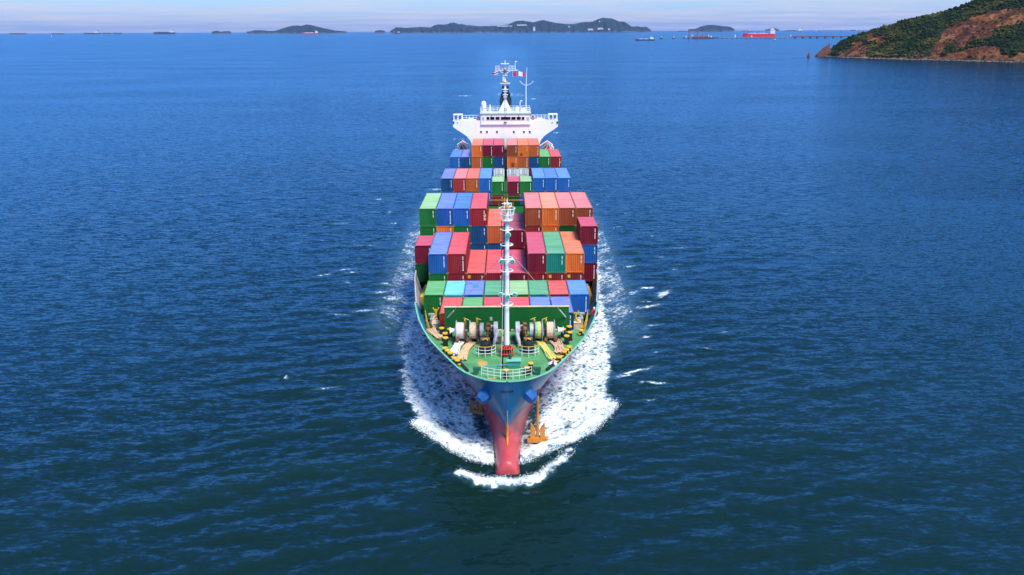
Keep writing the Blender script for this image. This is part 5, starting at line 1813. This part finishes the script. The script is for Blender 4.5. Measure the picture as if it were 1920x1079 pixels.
def add_part(name, me, mat, root):
    o = bpy.data.objects.new(name, me)
    COL.objects.link(o)
    o.parent = root
    o.material_slots[0].link = 'OBJECT'
    o.material_slots[0].material = mat
    return o


def reefer_doors(root, mats):
    for s in (-1, 1):
        m = MB(); m.box((s * .55, .01, CH / 2), (1.06, .05, CH - .4)); d = add_part('door', mesh_of(('door', s), m), mats, root)
        for k, xx in enumerate((.22, .82)):
            r_ = MB(); r_.tube([(s * xx, -.05, .15), (s * xx, -.05, CH - .12)], .045, 6); add_part('lock_rod', mesh_of(('lock_rod', s, k), r_), m_rod, d)
        r_ = MB(); r_.box((s * .5, -.06, 1.2), (.5, .04, .09), ry=.5 * s); add_part('handle', mesh_of(('handle', s), r_), m_rod, d)
    m = MB(); m.box((0, -.02, CH / 2), (.05, .03, CH - .45)); add_part('door_seal', mesh_of(('door_seal',), m), m_black, root)


cont_list = []


def container(colour, size, x, y, z, row, tier, stack, doors=False, roof=None):
    wall, top = PAL[colour]
    mw = paint('paint_' + colour.replace(' ', '_'), wall, .5, .2, .20, .55, streak=True, spec=.22, dirt=tuple(v * .35 + d * .5 for v, d in zip(wall, (.10, .05, .03))))
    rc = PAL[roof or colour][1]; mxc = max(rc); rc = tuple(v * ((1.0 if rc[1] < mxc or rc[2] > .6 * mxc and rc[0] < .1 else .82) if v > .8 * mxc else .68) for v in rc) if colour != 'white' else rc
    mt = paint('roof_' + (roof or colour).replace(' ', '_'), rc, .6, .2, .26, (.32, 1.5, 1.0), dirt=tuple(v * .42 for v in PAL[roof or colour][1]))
    root = thing('shipping_container', '', 'container', (x, y, z), 'shipping containers stacked on the ship')
    for k, mb in GEO[size].items():
        nm = k.rstrip('_ab') if k.startswith('side') else k
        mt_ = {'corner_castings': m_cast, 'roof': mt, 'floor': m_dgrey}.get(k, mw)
        if k == 'corner_castings': pass
        if doors and k == 'front_wall':
            continue
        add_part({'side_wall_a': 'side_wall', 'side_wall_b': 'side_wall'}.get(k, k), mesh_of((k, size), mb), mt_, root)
    if doors:
        reefer_doors(root, mw)
    elif colour != 'dark green':
        v = (len(cont_list) * 7 + 3) % 4
        add_part('number_mark', mesh_of(('number_mark', v), MARKS[v]), m_mark, root)
    cont_list.append((root, colour, row, tier, stack))
    return root


def colx(c):
    """column code, L5..L1, R1..R5 -> x of the container centre"""
    s = -1 if c[0] == 'L' else 1
    return s * (.3 + (int(c[1]) - 1) * 2.455 + CW / 2)


T = 2.598
ORD = ['L5', 'L4', 'L3', 'L2', 'L1', 'R1', 'R2', 'R3', 'R4', 'R5']
ROWS = {
    'A': (88.66, 20, 7.30, {'L3': ['brick red'], 'L2': ['green'], 'L1': ['red'], 'R1': ['brick red'], 'R2': ['lavender blue'], 'R3': ['navy']}),
    'B': (95.50, 20, 7.30, {'L4': ['green'], 'L3': ['aqua'], 'L2': ['lavender blue'], 'L1': ['teal'], 'R1': ['pale green'], 'R2': ['teal'], 'R3': ['brick red'], 'R4': ['sky blue']}),
    'C': (103.15, 40, 7.80, {'L4': ['green', 'lavender blue'], 'L3': ['red', 'red'], 'L2': ['brick red'], 'L1': ['red'], 'R1': ['maroon'], 'R2': ['red', 'maroon'], 'R3': ['brick red', 'teal'], 'R4': ['brick red', 'orange']}),
    'S': (109.7, 20, 7.26, {'L5': ['dark green', 'maroon'], 'R5': ['maroon', 'blue', 'maroon']}),
    'D': (117.3, 40, 8.22, {'L5': ['green', 'green', 'pale green'], 'L4': ['blue', 'orange', 'lavender blue'], 'L3': ['navy', 'green', 'blue'], 'L2': ['navy', 'navy', 'red'], 'L1': ['navy', 'rust orange'],
                            'R2': ['red', 'brick red', 'rust brown'], 'R3': ['orange', 'orange', 'peach orange'], 'R4': ['red', 'dark green', 'rust brown'], 'R5': ['red', 'brick red', 'rust brown']}),
    'E': (158.2, 40, 8.17, {'L5': ['blue', 'navy'], 'L4': ['red', 'scarlet'], 'L3': ['green', 'rust orange'], 'L2': ['blue', 'sky blue'], 'R3': ['navy', 'sky blue'], 'R4': ['red', 'blue'], 'R5': ['green', 'sky blue']}),
    'F': (186.0, 40, 8.23, {'L5': ['red', 'blue'], 'L4': ['green', 'navy'], 'L3': ['blue', 'rust orange', 'orange'], 'L2': ['navy', 'green', 'maroon'], 'L1': ['white', 'navy', 'maroon'],
                            'R1': ['white', 'orange', 'rust brown'], 'R2': ['white', 'rust orange', 'orange'], 'R3': ['maroon', 'navy', 'rust orange'], 'R4': ['blue', 'green'], 'R5': ['green', 'red']}),
}
ROOF = {('A', 'R1'): 'red', ('E', 'L4'): 'rust brown', ('E', 'L5'): 'navy', ('E', 'L3'): 'rust orange', ('D', 'R4'): 'rust brown', ('F', 'R1'): 'rust brown', ('C', 'L2'): 'brick red', ('C', 'L1'): 'red', ('D', 'L3'): 'blue'}
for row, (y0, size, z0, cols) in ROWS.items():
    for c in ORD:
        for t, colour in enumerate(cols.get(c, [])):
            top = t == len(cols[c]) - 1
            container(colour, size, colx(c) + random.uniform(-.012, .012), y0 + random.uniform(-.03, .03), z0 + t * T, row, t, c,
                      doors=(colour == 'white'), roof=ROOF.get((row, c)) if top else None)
# centre stacks that sit a little lower than their neighbours (two short boxes end to end)
for k, (yy, cl) in enumerate(((117.3, 'maroon'), (123.45, 'purple maroon'))):
    for t in range(2):
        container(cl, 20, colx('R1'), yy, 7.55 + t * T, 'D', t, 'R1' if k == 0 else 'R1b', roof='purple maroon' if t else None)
for c, cl in (('L1', ('brick red', 'green')), ('R1', ('dark green', 'maroon')), ('R2', ('blue', 'pale green'))):
    for t in range(2):
        container(cl[t] if not (c == 'L1' and t == 1) else 'pale green', 20, colx(c), 158.25, 7.5 + t * T, 'E', t, c)

# labels: by colour, row and tier; by neighbours or place in the row where colours repeat
ROWTXT = {'A': 'first row behind the green wall', 'B': 'second row behind the green wall', 'C': 'third row, behind the short flat rows', 'S': 'outer stack beside the third row',
          'D': 'fourth row behind the mast top', 'E': 'fifth row, short of the bridge', 'F': 'last row under the white bridge'}
byk = {}
for rec in cont_list:
    byk.setdefault((rec[1], rec[2], rec[3]), []).append(rec)
nm_ = {2: ['lower', 'upper'], 3: ['bottom', 'middle', 'top'], 1: ['']}
num = ['first', 'second', 'third', 'fourth', 'fifth', 'sixth', 'seventh', 'eighth', 'ninth', 'tenth']
for (colour, row, tier), recs in byk.items():
    stacks = {}
    for r_ in cont_list:
        if r_[2] == row: stacks.setdefault(r_[4], []).append(r_)
    order = [s for s in ORD + ['R1b'] if s in stacks and s != 'R1b']
    for root, _, _, _, st_ in recs:
        nt_ = max(len(v) for v in stacks.values())
        tn = nm_[nt_][tier]
        tn = (tn + ' tier, ') if tn else ''
        if st_ == 'R1b':
            root['label'] = f"{colour} container, {'upper' if tier else 'lower'}, behind the centre maroon one, fourth row"
        elif len(recs) == 1:
            root['label'] = f'{colour} container, {tn}{ROWTXT[row]}'
        elif row == 'S':
            root['label'] = f"{colour} container, {tn}outer stack beside the third row, {'left' if st_[0] == 'L' else 'right'} edge of the ship"
        else:
            root['label'] = f'{colour} container, {tn}{num[order.index(st_)]} stack from the left, {ROWTXT[row].split(",")[0]}'
# yellow placards
for (row, c, t), spots in {('D', 'L2', 2): [(.98, 1.55), (.98, 1.0)], ('F', 'R5', 1): [(1.0, 1.3)], ('C', 'L2', 0): [(-.85, 2.1)], ('C', 'R3', 0): [(-.75, 2.1)], ('C', 'R4', 0): [(-.75, 2.1)]}.items():
    for root, _, r2, t2, c2 in cont_list:
        if (r2, c2, t2) == (row, c, t):
            for x_, z_ in spots:
                m = MB(); m.box((x_, .024, z_), (.2 if row in 'DF' else .34, .02, .42))
                me = bpy.data.meshes.new('placard'); me.from_pydata(m.v, [], m.f); me.materials.append(m_yellow)
                o = bpy.data.objects.new('placard', me); COL.objects.link(o); o.parent = root

# repair patches on the far orange boxes, and a blue patch on the lavender roof
m_patch = paint('dark_red_patch', (.20, .022, .016), .6, .2)
m_bpatch = paint('blue_patch', (.05, .22, .62), .6, .2)
for root, _, r2, t2, c2 in cont_list:
    for (row, c, t), (x_, z_, w_, h_) in {('F', 'R2', 2): (-.45, .48, .55, .55), ('F', 'R1', 1): (.1, .75, .7, .95)}.items():
        if (r2, c2, t2) == (row, c, t):
            m = MB(); m.box((x_, .022, z_), (w_, .02, h_))
            me = bpy.data.meshes.new('repair_patch'); me.from_pydata(m.v, [], m.f); me.materials.append(m_patch)
            o = bpy.data.objects.new('repair_patch', me); COL.objects.link(o); o.parent = root
    if (r2, c2, t2) == ('B', 'L2', 0):
        m = MB(); m.prism([(.1 + .55 * math.cos(a) * random.uniform(.7, 1.1), 3.7 + .75 * math.sin(a) * random.uniform(.7, 1.1)) for a in np.linspace(0, 2 * math.pi, 12)[:-1]], CH + .001, CH + .006, 'Z')
        me = bpy.data.meshes.new('roof_patch'); me.from_pydata(m.v, [], m.f); me.materials.append(m_bpatch)
        o = bpy.data.objects.new('roof_patch', me); COL.objects.link(o); o.parent = root

# ------------------------------------------------------------------ jetty, tanker and distant shipping
m_navyhull = paint('dark_blue_hull', (.02, .025, .10), .5, .15)
m_blackhull = paint('black_hull', (.015, .015, .03), .5, .2)
m_redhull = paint('bright_red_hull', (.62, .012, .03), .5, .1)
m_maroonhull = paint('dull_red_hull', (.07, .012, .025), .5, .2)
m_conc = paint('grey_concrete', (.22, .21, .22), .8, .25)
m_pile = paint('dark_pile', (.035, .03, .035), .8, .3)
m_pipe = paint('red_pipework', (.35, .05, .04), .6, .3)
m_pale = paint('pale_structure', (.72, .70, .72), .6, .1)
m_tealh = paint('teal_boat_paint', (.02, .30, .28), .5, .1)


def far_ship(name, label, px0, px1, pyb, hull_h, mat, house=(.78, .97), house_h=4.0, bow_left=True, masts=(), funnel=None, cargo=None, cat='ship', group=None):
    """hull lofted with a raked bow, accommodation block, funnel, masts; sizes in photo pixels at the ship's distance"""
    m_ = atz((px0 + px1) / 2, pyb)
    Yd = m_.y if 0 < m_.y < 20000 else 20000
    a, b = aty(px0, pyb, Yd), aty(px1, pyb, Yd)
    a.z = b.z = 0
    L = (b - a).length
    s = L / (px1 - px0)
    c = (a + b) / 2
    root = thing(name, label, cat, (c.x, c.y, 0), group)
    bw_ = L * .075
    h = hull_h * s
    dx = (b - a).normalized()
    dy = Vector((-dx.y, dx.x, 0))
    def W(u, v, z):
        uu = u if bow_left else 1 - u
        p = a + dx * (L * uu) + dy * (v * bw_)
        return (p.x, p.y, z)
    rows = []
    for u, w, top, base in ((0, .05, 1.25, .6), (.03, .45, 1.2, .1), (.09, .9, 1.1, -.1), (.2, 1, 1, -.1), (.8, 1, 1, -.1), (.95, .9, 1.02, -.1), (1, .7, 1.05, .25)):
        rows.append([W(u + (.02 if z_ else 0) * (u < .1), sg * w, (top if z_ else base) * h) for sg, z_ in ((-1, 0), (-1, 1), (1, 1), (1, 0))])
    m = MB(); m.grid(rows); m.f.append(tuple(range(4))); m.f.append(tuple(range(24, 28)))
    m.build('hull', mat, root)
    hh = house_h * s
    u0, u1 = house
    m = MB()
    def bx(mb, ua, ub, w, z0, z1):
        P = [W(ua, -w, z0), W(ub, -w, z0), W(ub, w, z0), W(ua, w, z0), W(ua, -w, z1), W(ub, -w, z1), W(ub, w, z1), W(ua, w, z1)]
        mb.add(P, [(3, 2, 1, 0), (4, 5, 6, 7), (0, 1, 5, 4), (1, 2, 6, 5), (2, 3, 7, 6), (3, 0, 4, 7)])
    bx(m, u0, u1, .85, h * .95, h + hh * .7); bx(m, u0 + (u1 - u0) * .1, u1 - (u1 - u0) * .3, .95, h + hh * .7, h + hh)
    m.build('superstructure', m_pale, root)
    m = MB(); bx(m, u1 - (u1 - u0) * .28, u1 - .01, .35, h + hh * .7, h + hh * 1.15); m.build('funnel', funnel or m_maroonhull, root)
    m = MB()
    for u, mh in masts or ((.05, hull_h * 1.2),):
        p = Vector(W(u, 0, h)); m.tube([p, p + Vector((0, 0, mh * s))], [.35 * s * .6, .2 * s * .5], 5)
    m.build('mast', m_pale, root)
    if cargo:
        m = MB()
        for k in range(7):
            u = .14 + (u0 - .2) * k / 7
            bx(m, u, u + (u0 - .2) / 9, .7, h * .98, h + (1.0 + .5 * ((k * 7) % 3)) * s * .6)
        m.build('deck_gear', cargo, root)
    return root


far_ship('cargo_ship', 'dark hulled freighter on the horizon, alone near the far left of the sea', 18, 48, 63.4, 2.2, m_maroonhull, (.86, .97), 1.3)
far_ship('cargo_ship', 'thin dark freighter on the horizon above the white buoy', 97, 120, 62.9, 1.7, m_navyhull, (.86, .97), 1.0)
far_ship('cargo_ship', 'low dark ship with tall white accommodation, left of the twin hulled group', 157, 188, 64.6, 2.2, m_blackhull, (.68, .93), 3.8)
far_ship('cargo_ship', 'long dark barge on the horizon right of the ship with white accommodation', 192, 208, 61.8, 2.0, m_maroonhull, (.8, .96), .8)
far_ship('cargo_ship', 'short dark freighter at the end of the long dark barge', 212, 228, 61.8, 2.0, m_navyhull, (.8, .96), .9)
far_ship('bulk_carrier', 'dark blue bulk carrier with white accommodation at its right end', 288, 328.5, 64.6, 3.2, m_navyhull, (.8, .94), 4.5, cargo=m_maroonhull)
far_ship('cargo_ship', 'bright red hulled ship in front of the broad humped island', 566, 597, 64.3, 2.0, m_redhull, (.82, .98), 4.0, cargo=m_pale)
far_ship('fishing_boat', 'tiny red and white boat in front of the long island', 739, 750.5, 63.8, 2.2, m_maroonhull, (.6, .9), 1.8, cat='boat')
far_ship('coastal_tanker', 'small coastal tanker with black hull and white deck near the jetty end', 1191, 1227, 76.2, 2.2, m_blackhull, (.76, .95), 4.2, masts=((.09, 5), (.80, 8)), cargo=m_pale)
far_ship('tanker', 'large bright red tanker moored at the jetty', 1392, 1452.5, 70.0, 6.2, m_redhull, (.84, .98), 9.0, masts=((.09, 5), (.40, 4), (.55, 3)), funnel=m_redhull, cargo=m_pale)
far_ship('cargo_ship', 'red and white ship on the horizon above the red tanker', 1392, 1410, 56.6, 1.3, m_maroonhull, (.6, .95), 1.6)
far_ship('cargo_ship', 'ship on the horizon between the red island hump and the jetty towers', 1272, 1292, 57.4, 1.3, m_maroonhull, (.8, .98), 2.4)
far_ship('cargo_ship', 'pale ship with white hull right of the red tanker', 1484, 1494, 57.4, 1.4, m_pale, (.7, .95), 1.2)
far_ship('cargo_ship', 'dark ship with tall white stern beyond the pale hulled ship', 1470, 1505, 56.4, 1.2, m_navyhull, (.72, .98), 4.0, cargo=m_navyhull)
far_ship('cargo_ship', 'small grey ship on the horizon above the trestle', 1527, 1534, 55.2, 1.0, m_conc, (.3, .7), 1.8)
far_ship('cargo_ship', 'tiny freighter left of the ship next to the headland', 1574, 1584, 55.2, .9, m_maroonhull, (.5, .9), 1.1)
far_ship('cargo_ship', 'freighter with red cranes on the horizon next to the headland slope', 1594, 1612, 55.6, 1.3, m_navyhull, (.6, .9), 1.8, masts=((.1, 3), (.3, 2.5), (.5, 3)), cargo=m_redhull)
far_ship('workboat', 'small teal and white boat in front of the jetty', 1449.5, 1455.5, 76.3, 1.4, m_tealh, (.45, .85), 1.8, cat='boat')
far_ship('patrol_boat', 'tiny white boat off the shore of the long island', 900, 906, 61.2, .8, m_pale, (.4, .8), 1.0, cat='boat')

# white buoy / sail
p = atz(97, 71)
root = thing('sailing_boat', 'tiny white sail alone on the open water at the far left', 'boat', (p.x, p.y, 0))
s = p.y / FPX
m = MB(); m.prism([(p.x - .9 * s, .2), (p.x + 1.0 * s, .2), (p.x + .8 * s, -.3), (p.x - .7 * s, -.3)], p.y - .5 * s, p.y + .5 * s, 'Y'); m.build('hull', m_pale, root)
m = MB(); m.prism([(p.x - .6 * s, .9 * s), (p.x + .55 * s, .9 * s), (p.x - .15 * s, 6.3 * s)], p.y - .05 * s, p.y + .05 * s, 'Y'); m.build('sail', m_pale, root)
m = MB(); m.tube([(p.x - .15 * s, p.y, 0), (p.x - .15 * s, p.y, 6.5 * s)], .09 * s, 5); m.build('mast', m_pile, root)

# jetty
JY = atz(1420, 72.3).y
js = JY / FPX


def jx(px):
    return aty(px, 72, JY).x


root = thing('jetty', 'long grey jetty on dark piles with loading platform and trestle to the headland', 'jetty', (jx(1420), JY, 0))
m = MB()
m.box(((jx(1278) + jx(1480)) / 2, JY, 1.6 * js), (jx(1480) - jx(1278), 5 * js, .9 * js)); m.build('jetty_deck', m_conc, root)
m = MB(); m.box(((jx(1480) + jx(1640)) / 2, JY, 2.3 * js), (jx(1640) - jx(1480), 4 * js, 1.1 * js)); m.build('trestle_deck', m_pile, root)
m = MB()
for z, w in ((3.0, .35), (3.7, .3)):
    m.box(((jx(1478) + jx(1640)) / 2, JY - 1 * js, z * js), (jx(1640) - jx(1478), w * js, w * js))
m.build('trestle_pipes', m_pipe, root)
for px in list(range(1282, 1480, 9)):
    m = MB(); m.box((jx(px), JY - 1.0 * js, .6 * js), (1.6 * js, 2.2 * js, 1.7 * js)); m.build('pile', m_pile, root)
for px in (1491, 1505, 1519, 1532, 1547, 1562, 1577, 1592, 1607, 1622):
    m = MB(); m.box((jx(px), JY, .9 * js), (2.6 * js, 3.5 * js, 2.2 * js)); m.box((jx(px), JY, 1.9 * js), (4.0 * js, 3.8 * js, .4 * js)); m.build('pier', m_pile, root)
m = MB(); m.box((jx(1313), JY - 1 * js, 1.5 * js), (66 * js, 7 * js, .9 * js)); m.box((jx(1318), JY - 4.6 * js, .5 * js), (42 * js, .4 * js, 1.6 * js)); m.build('loading_platform', m_pile, root)
for px, h in ((1291.5, 15), (1307, 15.5), (1317, 8), (1328, 6), (1297, 7)):
    m = MB()
    w = .5 * js
    for sx in (-1, 1):
        for sy in (-1, 1):
            m.tube([(jx(px) + sx * w * 1.3, JY + sy * w * 1.3, 1.9 * js), (jx(px) + sx * w * .5, JY + sy * w * .5, h * js)], .22 * js, 5)
    for k in range(4):
        z = (2.4 + (h - 3) * k / 4) * js
        m.tube([(jx(px) - w * 1.2, JY - w, z), (jx(px) + w * 1.0, JY - w, z + (h - 3) / 4 * js)], .15 * js, 4)
    m.tube([(jx(px), JY, h * js), (jx(px) + 2.5 * js, JY - js, (h - 2.5) * js)], .2 * js, 5)
    m.build('loading_tower', m_pipe if h > 7.5 else m_pale, root)
m = MB()
for k in range(14):
    px = 1297 + k * 2.6
    m.box((jx(px), JY - (1 + k % 3) * js, (2.6 + .4 * (k % 4)) * js), (2.0 * js, 1.2 * js, (1.0 + .8 * (k % 4)) * js))
m.build('pipe_manifold', m_pipe, root)
m = MB()
for px, h in ((1378, 4.8), (1409, 3.0), (1482, 3.4), (1333, 2.8), (1286, 2.9)):
    m.box((jx(px), JY - .5 * js, (1.8 + h / 2) * js), (1.6 * js, 1.5 * js, h * js))
m.build('control_hut', m_pale, root)
m = MB()
m.box(((jx(1240) + jx(1280)) / 2, JY, 1.9 * js), (jx(1280) - jx(1240), .8 * js, .35 * js)); m.build('catwalk', m_tealh, root)
for px, mt in ((1239.5, m_yellow), (1262.5, m_pale)):
    r2 = thing('mooring_dolphin', 'mooring dolphin with %s, %s' % (('yellow top at the outer end of the jetty', 'farthest from the tanker') if mt is m_yellow else ('pale bollard', 'between the yellow dolphin and the loading platform')), 'dolphin', (jx(px), JY - 3 * js, 0), 'mooring dolphins off the jetty')
    m = MB(); m.box((jx(px), JY - 3 * js, .7 * js), (4.5 * js, 4 * js, 1.9 * js)); m.build('pile_cap', m_pile, r2)
    m = MB(); m.lathe([(.9 * js, 0), (.8 * js, 2.0 * js), (.4 * js, 3.4 * js if mt is m_yellow else 1.2 * js)], (jx(px), JY - 3 * js, 1.6 * js), 'Z', 8); m.build('beacon', mt, r2)

# ------------------------------------------------------------------ sea air: even haze round everything
hz = MB(); hz.box((0, 21500, 170), (94000, 54000, 350)); 
m_hz = bpy.data.materials.new('haze_air'); m_hz.use_nodes = True
hn = m_hz.node_tree.nodes
for n_ in list(hn):
    if n_.type != 'OUTPUT_MATERIAL': hn.remove(n_)
pv = hn.new('ShaderNodeVolumePrincipled')
pv.inputs['Color'].default_value = (.42, .62, 1.0, 1)
pv.inputs['Density'].default_value = 1.7e-5
pv.inputs['Anisotropy'].default_value = 0.2
m_hz.node_tree.links.new(pv.outputs[0], [n_ for n_ in hn if n_.type == 'OUTPUT_MATERIAL'][0].inputs['Volume'])
hzo = hz.build('haze', m_hz)
tag(hzo, 'thin blue sea haze', kind='stuff')
